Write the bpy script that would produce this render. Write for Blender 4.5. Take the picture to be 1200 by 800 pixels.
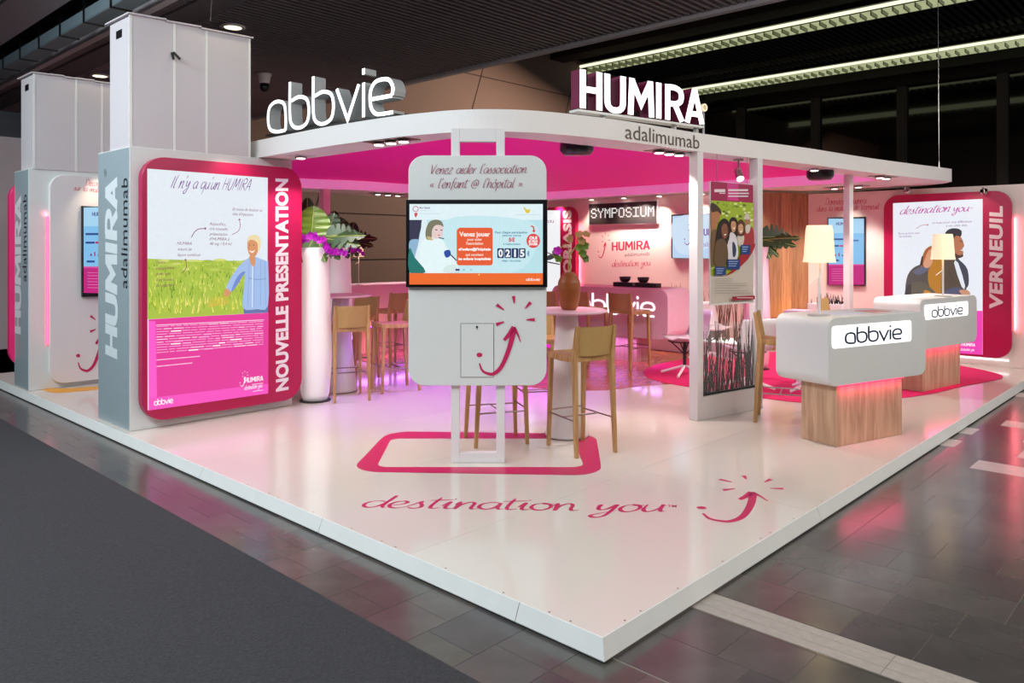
import bpy, bmesh, math, random
from mathutils import Vector, Matrix
random.seed(7)
SC = bpy.context.scene
for o in list(bpy.data.objects): bpy.data.objects.remove(o)
COL = SC.collection
# ------------------------------------------------------------------ camera, world, lights, exposure
CAM = Vector((-2.5745, -1.9133, 1.6)); FPX = 908.0; HY = 290.0
AX = Vector((.6855, .728, 0)).normalized(); RT = Vector((AX.x, -AX.y, 0)); FW = Vector((AX.y, AX.x, 0))
cd = bpy.data.cameras.new('camera'); cd.sensor_width = 36; cd.lens = FPX*36/1200; cd.shift_y = (HY-400)/1200
cd.clip_start = .05; cd.clip_end = 300
cam = bpy.data.objects.new('camera', cd); COL.objects.link(cam); cam.location = CAM
YAW = -math.atan2(FW.x, FW.y); cam.rotation_euler = (math.pi/2, 0, YAW); SC.camera = cam
SC.view_settings.view_transform = 'Standard'; SC.view_settings.look = 'None'
SC.view_settings.gamma = 1; SC.view_settings.use_curve_mapping = False; SC.view_settings.exposure = 0.0
w = bpy.data.worlds.new('hall_air'); SC.world = w; w.use_nodes = True
w.node_tree.nodes['Background'].inputs[0].default_value = (.8, .86, 1, 1)
w.node_tree.nodes['Background'].inputs[1].default_value = .42
def area(name, loc, size, power, color=(1, 1, 1), rot=(0, 0, 0), sy=None):
    l = bpy.data.lights.new(name, 'AREA'); l.energy = power; l.color = color; l.size = size
    if sy: l.shape = 'RECTANGLE'; l.size_y = sy
    o = bpy.data.objects.new(name, l); COL.objects.link(o); o.location = loc; o.rotation_euler = rot; return o
def spot(name, loc, target, power, color=(1, .93, .85), ang=80, blend=.6, r=.04):
    l = bpy.data.lights.new(name, 'SPOT'); l.energy = power; l.color = color; l.spot_size = math.radians(ang); l.spot_blend = blend; l.shadow_soft_size = r
    o = bpy.data.objects.new(name, l); COL.objects.link(o); o.location = loc
    o.rotation_euler = (Vector(target)-Vector(loc)).to_track_quat('-Z', 'Y').to_euler(); return o
# added area fills for hall and aisles, outside the stand, no luminaire built
area('aisle_fill', (-3.2, 3.5, 4.45), 1.2, 480, (.84, .94, 1), (0, math.radians(-25), 0), 9)
area('aisle_fill', (3.5, -3.2, 4.45), 9, 330, (1, .95, .88), (math.radians(42), 0, 0), 1.2)
area('hall_light', (18, 11, 8.2), 6, 1500, (1, .8, .62), (0, math.radians(15), 0), 6)
# lamps of the stand (recessed in the canopy, or clipped to it) and added violet fills
for x, y, p in ((1.47, 4.62, 55), (1.42, 3.2, 70), (3.6, 1.95, 150), (6.0, 1.62, 150), (7.5, 1.32, 150), (8.75, 2.25, 110), (5.2, 8.2, 110), (8.45, 5.5, 130), (8.4, 3.6, 70)):
    spot('canopy_lamp', (x, y, 2.45), (x+.3, y+.3, 0), p, (1, .92, .84), 110)
for x, y in ((8.52, 6.62), (8.52, 5.92), (8.52, 5.2), (8.52, 4.4), (8.52, 7.4)):
    spot('wall_washer', (x, y, 2.44), (8.68, y, 0), 42, (1, .86, .72), 95)
spot('wall_washer', (9.3, 2.4, 2.36), (9.45, 2.4, 0), 9, (1, .88, .78), 95)
spot('lamp_arm_light', (.95, 4.72, 2.6), (.9, 5.1, 1.6), 12, (1, .86, .7), 100)
spot('panel_light', (.75, 7.5, 2.5), (.9, 7.9, 1.9), 14, (1, .82, .6), 100)
spot('lamp_arm_light', (8.95, .75, 2.42), (9.4, .8, 1.7), 8, (1, .8, .7), 100)
spot('tower_light', (1.0, 4.7, 4.3), (.95, 5.1, 3.2), 14, (1, .88, .62), 80)
spot('tower_light', (.9, 7.5, 4.2), (.85, 7.9, 3.1), 14, (1, .8, .55), 90)
area('under_bar_light', (6.35, 4.5, .34), .1, 9, (.5, .2, 1), (0, 0, 0), 1.5)
area('under_bar_light', (4.6, 7.25, .34), 2.2, 20, (.45, .15, 1), (0, 0, 0), .1)
area('frame_glow', (9.478, .292, 1.25), .03, 4, (1, .16, .22), (math.radians(-90), 0, 0), 1.5)
area('frame_glow', (.205, 7.91, 1.25), 1.5, 2.5, (1, .15, .25), (0, math.radians(90), 0), .03)
area('frame_glow', (8.68, 7.0, 1.3), .03, 3, (1, .15, .25), (math.radians(-90), 0, 0), 1.5)
spot('violet_floor_fill', (3.6, 4.3, 2.6), (3.2, 4.2, 0), 420, (.38, .14, 1), 75)  # added spot, tints the floor violet; no such lamp in the canopy
spot('violet_lounge_fill', (6.0, 2.8, 2.6), (6.2, 2.1, 0), 70, (.5, .25, 1), 60)  # added violet spot for the lounge floor, not a lamp of the stand
spot('floor_spot', (3.6, 1.95, 2.45), (3.45, 2.1, 0), 60, (1, .93, .8), 34, .8)
spot('floor_spot', (1.42, 3.2, 2.45), (1.05, 3.1, 0), 45, (1, .95, .85), 34, .8)
spot('plank_uplight', (9.0, 3.05, .3), (9.1, 3.3, 1.2), 16, (1, .62, .2), 90)
spot('bar_uplight', (4.3, 7.1, .2), (4.4, 7.5, .2), 7, (1, .6, .2), 150)

# ------------------------------------------------------------------ measuring helpers
def ray(x, y): return RT*((x-600)/FPX) + FW + Vector((0, 0, -(y-HY)/FPX))
def at_z(x, y, z=0.0): r = ray(x, y); return CAM + r*((z-CAM.z)/r.z)
def at_x(x, y, X): r = ray(x, y); return CAM + r*((X-CAM.x)/r.x)
def at_y(x, y, Y): r = ray(x, y); return CAM + r*((Y-CAM.y)/r.y)
def at_d(x, y, d): return CAM + ray(x, y)*d
def lin(h):
    h = h.lstrip('#'); c = [int(h[i:i+2], 16)/255 for i in (0, 2, 4)]
    return tuple(v/12.92 if v <= .04045 else ((v+.055)/1.055)**2.4 for v in c)
# ------------------------------------------------------------------ materials
def mat(name, col, rough=.5, metal=0, spec=.5, noise=.05, nscale=8, bump=0, emis=0, ecol=None, coat=0, trans=0, alpha=1):
    if isinstance(col, str): col = lin(col)
    m = bpy.data.materials.new(name); m.use_nodes = True; nt = m.node_tree; b = nt.nodes['Principled BSDF']
    b.inputs['Roughness'].default_value = rough; b.inputs['Metallic'].default_value = metal
    b.inputs['Specular IOR Level'].default_value = spec; b.inputs['Coat Weight'].default_value = coat; b.inputs['Coat Roughness'].default_value = .08
    tc = nt.nodes.new('ShaderNodeTexCoord'); n = nt.nodes.new('ShaderNodeTexNoise'); n.inputs['Scale'].default_value = nscale; n.inputs['Detail'].default_value = 4
    nt.links.new(tc.outputs['Object'], n.inputs['Vector'])
    mx = nt.nodes.new('ShaderNodeMix'); mx.data_type = 'RGBA'
    mx.inputs[6].default_value = (*[c*(1-noise) for c in col], 1); mx.inputs[7].default_value = (*[min(1, c*(1+noise)) for c in col], 1)
    nt.links.new(n.outputs[0], mx.inputs[0]); nt.links.new(mx.outputs[2], b.inputs['Base Color'])
    if bump:
        bp = nt.nodes.new('ShaderNodeBump'); bp.inputs['Strength'].default_value = bump; bp.inputs['Distance'].default_value = .01
        nt.links.new(n.outputs[0], bp.inputs['Height']); nt.links.new(bp.outputs[0], b.inputs['Normal'])
    if emis:
        ec = lin(ecol) if isinstance(ecol, str) else (ecol or col)
        b.inputs['Emission Color'].default_value = (*ec, 1); b.inputs['Emission Strength'].default_value = emis
    if trans: b.inputs['Transmission Weight'].default_value = trans; b.inputs['IOR'].default_value = 1.02
    b.inputs['Alpha'].default_value = alpha
    return m
def wood(name, c1, c2, scale=(14, 14, 1.2), rough=.45, ring=2.5, plank=0):
    m = bpy.data.materials.new(name); m.use_nodes = True; nt = m.node_tree; b = nt.nodes['Principled BSDF']; b.inputs['Roughness'].default_value = rough
    tc = nt.nodes.new('ShaderNodeTexCoord'); mp = nt.nodes.new('ShaderNodeMapping'); mp.inputs['Scale'].default_value = scale
    n = nt.nodes.new('ShaderNodeTexNoise'); n.inputs['Scale'].default_value = ring; n.inputs['Detail'].default_value = 8; n.inputs['Distortion'].default_value = .8
    r = nt.nodes.new('ShaderNodeValToRGB'); r.color_ramp.elements[0].position = .32; r.color_ramp.elements[1].position = .68
    r.color_ramp.elements[0].color = (*lin(c1), 1); r.color_ramp.elements[1].color = (*lin(c2), 1)
    L = nt.links; L.new(tc.outputs['Object'], mp.inputs[0]); L.new(mp.outputs[0], n.inputs['Vector']); L.new(n.outputs[0], r.inputs[0])
    out = r.outputs[0]
    if plank:
        sx = nt.nodes.new('ShaderNodeSeparateXYZ'); L.new(tc.outputs['Object'], sx.inputs[0])
        mm = nt.nodes.new('ShaderNodeMath'); mm.operation = 'MULTIPLY'; mm.inputs[1].default_value = 1/plank; L.new(sx.outputs[0], mm.inputs[0])
        fl = nt.nodes.new('ShaderNodeMath'); fl.operation = 'FLOOR'; L.new(mm.outputs[0], fl.inputs[0])
        wn = nt.nodes.new('ShaderNodeTexWhiteNoise'); wn.noise_dimensions = '1D'; L.new(fl.outputs[0], wn.inputs['W'])
        mr = nt.nodes.new('ShaderNodeMapRange'); mr.inputs[3].default_value = .7; mr.inputs[4].default_value = 1.1; L.new(wn.outputs[0], mr.inputs[0])
        mx = nt.nodes.new('ShaderNodeMix'); mx.data_type = 'RGBA'; mx.blend_type = 'MULTIPLY'; mx.inputs[0].default_value = 1
        L.new(out, mx.inputs[6]); L.new(mr.outputs[0], mx.inputs[7]); out = mx.outputs[2]
    L.new(out, b.inputs['Base Color'])
    bp = nt.nodes.new('ShaderNodeBump'); bp.inputs['Strength'].default_value = .12; L.new(n.outputs[0], bp.inputs['Height']); L.new(bp.outputs[0], b.inputs['Normal'])
    return m
def vcmat(name, emis=0, rough=.4, spec=.4):
    m = bpy.data.materials.new(name); m.use_nodes = True; nt = m.node_tree; b = nt.nodes['Principled BSDF']; b.inputs['Roughness'].default_value = rough
    b.inputs['Specular IOR Level'].default_value = spec
    a = nt.nodes.new('ShaderNodeAttribute'); a.attribute_name = 'Col'; n = nt.nodes.new('ShaderNodeTexNoise'); n.inputs['Scale'].default_value = 30
    tc = nt.nodes.new('ShaderNodeTexCoord'); nt.links.new(tc.outputs['Object'], n.inputs['Vector'])
    mr = nt.nodes.new('ShaderNodeMapRange'); mr.inputs[3].default_value = .96; mr.inputs[4].default_value = 1.04; nt.links.new(n.outputs[0], mr.inputs[0])
    mx = nt.nodes.new('ShaderNodeMix'); mx.data_type = 'RGBA'; mx.blend_type = 'MULTIPLY'; mx.inputs[0].default_value = 1
    nt.links.new(a.outputs['Color'], mx.inputs[6]); nt.links.new(mr.outputs[0], mx.inputs[7])
    if emis:
        b.inputs['Base Color'].default_value = (.03, .03, .03, 1); nt.links.new(mx.outputs[2], b.inputs['Emission Color']); b.inputs['Emission Strength'].default_value = emis
    else: nt.links.new(mx.outputs[2], b.inputs['Base Color'])
    return m
M = dict(
 deck=mat('glossy_white_vinyl', '#d9d1c7', .13, noise=.02, nscale=1.5, coat=.3), edge=mat('edge_plastic', '#e8e8e4', .35),
 panel=mat('panel_laminate', '#dcdedc', .4, noise=.02), white=mat('white_lacquer', '#e6e2e2', .3, noise=.02), canopy=mat('canopy_paint', '#ebe8e5', .45, noise=.02),
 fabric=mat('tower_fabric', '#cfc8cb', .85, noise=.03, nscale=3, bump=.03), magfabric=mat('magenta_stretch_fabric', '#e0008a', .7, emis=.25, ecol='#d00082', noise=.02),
 mag=mat('crimson_lacquer', '#b8124f', .35, noise=.04), magside=mat('magenta_acrylic', '#e02a6d', .3, emis=.15), magdark=mat('sign_returns', '#7d1c46', .4),
 maroon=mat('crimson_vinyl', '#c4245c', .35, noise=.02), pinkcarpet=mat('magenta_carpet', '#d0105c', .9, noise=.12, nscale=60, bump=.2),
 greyside=mat('sign_aluminium', '#b9bcbc', .4), sidegrey=mat('side_acrylic', '#9fadb2', .35), lampdim=mat('lamp_reflector', '#d8dcc0', .4, emis=.38, ecol='#dfe6b4'), glow=mat('lit_white_acrylic', (1, 1, 1), .3, emis=1.6, ecol=(.97, .97, 1)),
 black=mat('black_plastic', '#0b0d12', .3), dark=mat('dark_metal', '#262422', .5), chrome=mat('brushed_steel', '#b9b4b0', .25, metal=1), bar=mat('footrest_steel', '#8f7d78', .3, metal=.8),
 slat=mat('ceiling_slats', '#a3959b', .55, noise=.15), slatdark=mat('ceiling_void', '#1d191b', .9), beam=mat('ceiling_beam', '#cfc6ce', .7, noise=.08), beamgrey=mat('ceiling_soffit', '#f0e6ea', .7),
 brown=mat('brown_concrete', '#80665c', .75, noise=.1, nscale=.4), seam=mat('concrete_joint', '#33261f', .8), hallwall=mat('hall_wall', '#2e2a2c', .8),
 nightglass=mat('night_glass', '#060505', .03, noise=0, spec=1.0, coat=1), mullion=mat('mullion_paint', '#4a4440', .6),
 carpet=mat('charcoal_carpet', '#333235', .95, noise=.75, nscale=110, bump=.6), strip=mat('strip_stone', '#a49c94', .35, noise=.25, nscale=25),
 lamp=mat('lit_louver', '#fff9e0', .4, emis=1.3, ecol='#eef2cf'), lampgrille=mat('louver_blade', '#9aa088', .35, metal=.4), spotglow=mat('lamp_lens', '#ffffff', .3, emis=6, ecol='#fff1e6'),
 shade=mat('lamp_shade', '#fbeed0', .8, emis=.62, ecol='#ffe2b4'), pinkled=mat('pink_led', '#ff6d8c', .3, emis=1.3, ecol='#ff5580'), violetled=mat('violet_led', '#9a4dff', .3, emis=3, ecol='#8a2dff'),
 hotled=mat('rose_led', '#ff3f78', .3, emis=2.6, ecol='#ff3268'), vase=mat('lit_planter', '#f4efec', .35, emis=.16, ecol='#fff2f4'), terra=mat('terracotta_lacquer', '#985424', .4, noise=.2),
 leaf=mat('leaf_green', '#3f6a1e', .4, noise=.35, nscale=14), leafdark=mat('leaf_dark', '#22481a', .4, noise=.3), leafbright=mat('leaf_light', '#6b8f2c', .4, noise=.25, nscale=10),
 orchid=mat('orchid_petal', '#b512b4', .5, noise=.25, nscale=30, emis=.12), twig=mat('twig_bark', '#0f0c0b', .8), reed=mat('dry_reed', '#6e5138', .7, noise=.4, nscale=20), vein=mat('leaf_vein', '#a9b560', .5),
 oakstool=wood('stool_oak', '#a97c4c', '#c39a66', (10, 10, 1.5), .45), pink_lac=mat('rose_lacquer', '#ecc6d6', .3), seatpad=mat('stool_weave', '#b08d55', .6, noise=.2, nscale=120, bump=.2),
 oak=wood('oak_veneer', '#a98263', '#caa583', (11, 11, .8), .5), oakpale=wood('pale_oak_veneer', '#b08a6e', '#d4af90', (9, 9, .8), .5),
 plankwall=wood('plank_walnut', '#a0704a', '#cf9d70', (12, 12, .7), .5, 2.5, .14), floorwood=wood('plank_floor', '#8c4a30', '#b5704a', (2, 14, 2), .25, 3),
 slate=None, marble=mat('pale_marble', '#b7aeaa', .25, noise=.12, nscale=12), amber=mat('amber_vinyl', '#e8a126', .4), tin=mat('dark_bowl', '#17161a', .3),
 print=vcmat('printed_vinyl'), lit=vcmat('backlit_print', .98), scr=vcmat('screen_image', .95, .15), clear=mat('clear_panel', (1, 1, 1), .02, noise=0, alpha=.06, spec=.3))
def slate_mat(i, c): return mat('slate_%s' % i, c, .19, noise=.35, nscale=6, bump=.05, spec=.6)
SL = [slate_mat('grey', '#4e4a49'), slate_mat('brown', '#544e4a'), slate_mat('dark', '#474343'), slate_mat('green', '#4e4c46')]
# ------------------------------------------------------------------ object helpers
def tag(o, label=None, cat=None, group=None, kind=None):
    if label: o['label'] = label
    if cat: o['category'] = cat
    if group: o['group'] = group
    if kind: o['kind'] = kind
    return o
def root(name, loc, rz=0, label=None, cat=None, group=None):
    o = bpy.data.objects.new(name, None); o.empty_display_size = .1; COL.objects.link(o); o.location = loc; o.rotation_euler = (0, 0, rz)
    return tag(o, label, cat, group)
class MB:
    def __init__(s, loc=None): s.v = []; s.f = []; s.M = Matrix.Identity(4) if loc is None else Matrix.Translation(-Vector(loc))
    def add(s, vs, fs):
        b = len(s.v); s.v += [s.M @ Vector(v) for v in vs]; s.f += [tuple(b+i for i in f) for f in fs]; return s
    def box(s, x0, x1, y0, y1, z0, z1):
        return s.add([(x, y, z) for z in (z0, z1) for x, y in ((x0, y0), (x1, y0), (x1, y1), (x0, y1))],
                     [(3, 2, 1, 0), (4, 5, 6, 7), (0, 1, 5, 4), (1, 2, 6, 5), (2, 3, 7, 6), (3, 0, 4, 7)])
    def tube(s, p0, p1, r0, r1=None, n=10, caps=True):
        p0, p1 = Vector(p0), Vector(p1); r1 = r0 if r1 is None else r1; d = (p1-p0).normalized()
        a = d.orthogonal().normalized(); b = d.cross(a)
        vs = [p+(a*math.cos(t)+b*math.sin(t))*r for p, r in ((p0, r0), (p1, r1)) for t in [2*math.pi*i/n for i in range(n)]]
        fs = [(i, (i+1) % n, n+(i+1) % n, n+i) for i in range(n)]
        if caps: fs += [tuple(range(n-1, -1, -1)), tuple(range(n, 2*n))]
        return s.add(vs, fs)
    def path(s, pts, r, n=6):
        for a, b in zip(pts, pts[1:]): s.tube(a, b, r, r, n)
        return s
    def taper(s, p0, p1, w0, w1):          # square leg, w=(wx,wy)
        vs = [(p[0]+sx*w[0]/2, p[1]+sy*w[1]/2, p[2]) for p, w in ((p0, w0), (p1, w1)) for sx, sy in ((-1, -1), (1, -1), (1, 1), (-1, 1))]
        return s.add(vs, [(3, 2, 1, 0), (4, 5, 6, 7), (0, 1, 5, 4), (1, 2, 6, 5), (2, 3, 7, 6), (3, 0, 4, 7)])
    def lathe(s, prof, n=32, c=(0, 0, 0)):
        vs = [(c[0]+r*math.cos(2*math.pi*i/n), c[1]+r*math.sin(2*math.pi*i/n), c[2]+z) for r, z in prof for i in range(n)]
        k = len(prof); fs = [(j*n+i, j*n+(i+1) % n, (j+1)*n+(i+1) % n, (j+1)*n+i) for j in range(k-1) for i in range(n)]
        fs += [tuple(range(n-1, -1, -1)), tuple(range((k-1)*n, k*n))]
        return s.add(vs, fs)
    def prism(s, pts, O, U, V, W):         # 2D polygon in frame O,U,V extruded by vector W
        O, U, V, W = map(Vector, (O, U, V, W)); n = len(pts)
        vs = [O+U*x+V*y for x, y in pts]+[O+U*x+V*y+W for x, y in pts]
        return s.add(vs, [tuple(range(n-1, -1, -1)), tuple(range(n, 2*n))]+[(i, (i+1) % n, n+(i+1) % n, n+i) for i in range(n)])
    def build(s, name, m, parent=None, smooth=False, bevel=0, kind=None):
        me = bpy.data.meshes.new(name); me.from_pydata([tuple(v) for v in s.v], [], s.f)
        bm = bmesh.new(); bm.from_mesh(me); bmesh.ops.recalc_face_normals(bm, faces=bm.faces); bm.to_mesh(me); bm.free()
        me.materials.append(m)
        if smooth: me.polygons.foreach_set('use_smooth', [len(p.vertices) == 4 for p in me.polygons])
        me.update(); o = bpy.data.objects.new(name, me); COL.objects.link(o)
        if parent: o.parent = parent
        if bevel:
            b = o.modifiers.new('bevel', 'BEVEL'); b.width = bevel; b.segments = 2; b.limit_method = 'ANGLE'; b.angle_limit = .6
        if kind: o['kind'] = kind
        return o
def rrect(x0, x1, y0, y1, r, n=7):
    out = []
    for cx, cy, a0 in ((x1-r, y1-r, 0), (x0+r, y1-r, 90), (x0+r, y0+r, 180), (x1-r, y0+r, 270)):
        out += [(cx+r*math.cos(math.radians(a0+90*i/n)), cy+r*math.sin(math.radians(a0+90*i/n))) for i in range(n+1)]
    return out
def copy_tree(o, parent=None):
    c = o.copy(); COL.objects.link(c)
    if parent: c.parent = parent
    for ch in [x for x in bpy.data.objects if x.parent == o]: copy_tree(ch, c)
    return c
def smooth_curve(pts, n=6, closed=False):
    P = [Vector(p) for p in pts]; k = len(P); out = []
    if k < 3 and not closed: return [tuple(P[0].lerp(P[-1], i/2)) for i in range(3)]
    for i in range(k if closed else k-1):
        p0 = P[(i-1) % k] if closed or i > 0 else P[0]*2-P[1]; p1 = P[i]; p2 = P[(i+1) % k]
        p3 = P[(i+2) % k] if closed or i+2 < k else P[-1]*2-P[-2]
        for j in range(n):
            t = j/n; out.append(tuple(.5*((2*p1)+(p2-p0)*t+(2*p0-5*p1+4*p2-p3)*t*t+(3*p1-p0-3*p2+p3)*t**3)))
    if not closed: out.append(tuple(P[-1]))
    return out
def ribbon(pts, wid, nib=.0, taper=True, n=6, sharp=False):
    if sharp:
        c = [tuple(p) for p in pts]
    else: c = smooth_curve(pts, n)
    k = len(c); vs = []; L = []
    for i, p in enumerate(c):
        a = Vector(c[max(0, i-1)]); b = Vector(c[min(k-1, i+1)])
        if sharp and 0 < i < k-1:
            d1 = (Vector(p)-a).normalized(); d2 = (b-Vector(p)).normalized(); d = (d1+d2)
            d = d.normalized() if d.length > .05 else d1; ml = min(3.2, 1/max(.3, abs(d.dot(d1))))
        else: d = (b-a).normalized() if (b-a).length > 1e-6 else Vector((1, 0)); ml = 1
        nrm = Vector((-d.y, d.x)); ang = math.atan2(d.y, d.x)
        f = 1-nib+nib*abs(math.sin(ang-.5)) if nib else 1
        w = wid(i/(k-1)) if callable(wid) else wid
        if taper and not callable(wid): w *= min(1, .45+3.5*min(i/(k-1), 1-i/(k-1)))
        vs += [Vector(p)+nrm*(w*f*ml/2), Vector(p)-nrm*(w*f*ml/2)]
    return vs, [(2*i, 2*i+1, 2*i+3, 2*i+2) for i in range(k-1)]
GL = {'a': '9;8,9 5,10 1.5,8 .5,4 2,1 4.5,.5 7,4 8,9 7.7,3 8.5,.5 10,1', 'b': '9;2.5,18 1.5,8 1.5,1 4,0 7,2 7.8,6 6,9.5 3,8.5 1.5,5', 'c': '7.5;7,8 5,10 2,8 .8,4 2,.8 4.5,.3 7.5,2',
 'd': '9.5;7.5,8.5 5,10 1.5,8 .5,4 2,1 4.5,.6 7,4 8.7,11 9.3,18 8.3,9 8,3 8.7,.5 10.3,1', 'e': '7.5;0,3.5 4.5,5 6.6,8 5.2,10 2.5,8.8 .8,5 1.8,1.2 4.5,.2 8,2.5', 'f': '6;7.5,16.5 6,18 4,16 3,9 2.3,0 1.5,-5;.5,9.5 6,10',
 'g': '9;8,9 5,10 1.5,8 .6,4 2.3,1 5,1.3 7.5,5 8,9 7.5,0 6.5,-5 3.5,-6.5 1,-4', 'h': '9;2,18 1.5,9 1,0 2,6 5,9.8 7.3,8.5 7,3 8,.3 9.5,1', 'i': '4.5;.2,4 2.5,10 1.8,4 2.3,.6 5,1;3,13.5 3.6,14.4', 'j': '4;2.5,10 2,-3 0,-6;3,13.5 3.3,14.2',
 'l': '4.5;3.5,18 2.2,10 1.8,3 2.5,.4 4.5,1', 'm': '13;1.5,10 1.2,0 2.5,6 5,9.8 6.3,8 6,0 7.5,6 10,9.8 11.5,8 11,2 12,.4 13.5,1', 'n': '9.2;.3,6 1.7,10 1.2,0 2.5,6 5.5,9.8 7.3,8 7,2.5 7.8,.4 10,1.4',
 'o': '8.5;4.5,10 1.5,8 .6,4 2.5,.6 5.5,.8 7.8,4.5 7,8.5 4.5,10 6,8.6 9,9', 'p': '9;2,10 1.6,0 1,-7;1.7,5 3,8.5 5.5,10 7.8,7.5 7,3 4,.5 1.8,2', 'q': '9;8,9 5,10 1.5,8 .6,4 2.3,1 5,1.3 7.5,5 8,9 7.8,0 7.5,-7',
 'r': '6.5;1.5,10 1.3,0 2.2,6 4.5,9.5 6.5,9.2', 's': '7;0,2 4.5,10 4.2,8 5.6,4 5.3,1.2 3,.1 .8,1.3', 't': '6;3.5,16 2.5,8 2.2,2.5 3.2,.4 6,1.5;-.5,11.5 8.5,13', 'u': '9;1.5,10 1,4 2.2,.6 4.5,1 7,5 7.6,10 7.4,3.5 8.2,.5 9.8,1',
 'v': '8;1,10 2.3,5 3.3,.3 5,5 7.5,10', 'y': '9.5;.5,8 1.8,10 1.6,5.5 3,3 5.5,4.5 7.8,10 7.2,1 6,-5 3.3,-7 1,-4.5 4,-1.5 9,1.5', 'z': '8;1,9.5 7,10 1,.5 7.5,.8', "'": '3;2.2,18 1.4,14', ',': '3;2,1 1,-2',
 '@': '15;9.5,9 7,9.8 4.8,7 6,4 8.5,5 9.8,9 9.6,4.5 11.5,4.5 13,8 11.5,12.5 7,14 2.5,11 1,6 2.8,1 7,-.8 11.5,.8', '«': '8;3.5,8.5 1,5.2 3.5,2;7,8.5 4.5,5.2 7,2', '»': '8;1,8.5 3.5,5.2 1,2;4.5,8.5 7,5.2 4.5,2', '.': '3;1,.3 1.7,1',
 'V': '11;1,17 3,9 4.5,.5 7.5,9 11,17.5', 'I': '5;3.2,17 2.6,8 2,0', 'H': '11;2,17 1.3,0;9,17 8.5,0;1.5,8.5 9,9', 'U': '11;2,17 1.3,6 3.5,.3 7,1 9,7 9.6,17', 'M': '14;1.3,0 3,17 6.5,5 11,17 12,0', 'R': '11;2.5,17 1.5,0;1,15 5,17.5 9,15 8,10.5 2.5,9 6,5 10,0',
 'A': '11;.5,0 5.5,17 9.5,0;2.5,6 9,6.5', 'D': '12;2.5,17 1.5,0;.5,16 6,17.5 11,12 9.5,4 1,0', ' ': '7;'}
def gl_strokes(s):
    x = 0; out = []
    for ch in s:
        acc = ch in 'ôé'; g = GL.get({'ô': 'o', 'é': 'e'}.get(ch, ch), GL[' ']).split(';'); w = float(g[0])
        for st in g[1:]:
            if st: out.append([(x+float(a), float(b)) for a, b in (p.split(',') for p in st.split())])
        if acc: out.append([(x+3, 12.5), (x+5, 14.5), (x+7, 12.5)] if ch == 'ô' else [(x+4, 12.5), (x+7, 15)])
        x += w
    return out, x
def hand(s, wid=1.5, nib=.5, slant=.18):      # handwriting -> verts, faces; x-height 1, length L
    st, W = gl_strokes(s); vs = []; fs = []
    for p in st:
        v, f = ribbon([(a+slant*b, b) for a, b in p], wid, nib); b0 = len(vs); vs += [Vector((q.x/10, q.y/10, b0/12)) for q in v]; fs += [tuple(b0+i for i in q) for q in f]
    return vs, fs, W/10
AV = {'a': '11;9.5,0 9.5,5 8.6,8.8 5,10 1.6,8.7 .6,5 1.6,1.3 5,0 9.5,0', 'b': '11;.6,15.5 .6,5 1.7,1.3 5,0 8.6,1.3 9.6,5 8.6,8.7 5,10 1.2,9.2', 'v': '10.3;S0,10 4.6,0 9.2,10', 'i': '2.8;S.8,0 .8,10.2;S.8,12.6 .8,14.4', 'e': '10.5;S1.5,4.8 9,4.8;9,4.9 9.3,7 8,9.3 5.5,10 2.6,9.6 .9,7.6 .6,5 1.1,2.2 2.8,.4 5.5,0 9.4,0'}
def logo(wid=1.7):                              # the round lettered stand name
    x = 0; vs = []; fs = []
    for ch in 'abbvie':
        g = AV[ch].split(';')
        for st in g[1:]:
            sh = st[0] == 'S'; p = [(x+float(a), float(b)) for a, b in (q.split(',') for q in st.lstrip('S').split())]
            v, f = ribbon(p, wid, 0, False, 7, sh); b0 = len(vs); vs += [Vector((q.x/10, q.y/10, b0/12)) for q in v]; fs += [tuple(b0+i for i in q) for q in f]
        x += float(g[0])
    return vs, fs, (x-1)/10
HM = {'H': '11;1.3,0 1.3,17;8.7,0 8.7,17;1.3,8.5 8.7,8.5', 'U': '11;C1.3,17 1.3,9 1.5,3.5 3,1.4 5,1 7,1.4 8.5,3.5 8.7,9 8.7,17', 'M': '14;1.3,0 2,17;2,16 6.5,6 11,16;11,17 11.7,0', 'I': '4.6;1.3,0 1.3,17',
 'R': '10.8;1.3,0 1.3,17;C1.3,15.8 5.5,15.8 8.2,14 8.2,10 5.5,8.1 1.3,8.1;5,8.1 9,0', 'A': '10.5;.9,0 5,17;5,17 9.1,0;2.4,4.6 7.6,4.6'}
def caps(s='HUMIRA', wid=2.6):
    x = 0; vs = []; fs = []
    for ch in s:
        g = HM[ch].split(';')
        for st in g[1:]:
            sh = st[0] != 'C'; p = [(x+float(a), float(b)) for a, b in (q.split(',') for q in st.lstrip('C').split())]
            v, f = ribbon(p, wid, 0, False, 6, sh); b0 = len(vs); vs += [Vector((q.x/17, q.y/17, b0/12)) for q in v]; fs += [tuple(b0+i for i in q) for q in f]
        x += float(g[0])
    return vs, fs, (x-1)/17
_cap = [0]
def typed(s, bold=0.0, shear=0, spacing=1.0):   # built-in font -> verts, faces; cap height 1, length W
    def mk(t):
        c = bpy.data.curves.new('tmp', 'FONT'); c.body = t; c.offset = bold; c.shear = shear; c.space_character = spacing; c.resolution_u = 3
        o = bpy.data.objects.new('tmp', c); COL.objects.link(o); dg = bpy.context.evaluated_depsgraph_get(); me = bpy.data.meshes.new_from_object(o.evaluated_get(dg))
        v = [Vector((q.co.x, q.co.y)) for q in me.vertices]; f = [tuple(p.vertices) for p in me.polygons]
        bpy.data.objects.remove(o); bpy.data.meshes.remove(me); return v, f
    if not _cap[0]: v, _ = mk('H'); _cap[0] = max(p.y for p in v)
    v, f = mk(s); x0 = min(p.x for p in v); v = [Vector(((p.x-x0)/_cap[0], p.y/_cap[0])) for p in v]
    return v, f, max(p.x for p in v)
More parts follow.
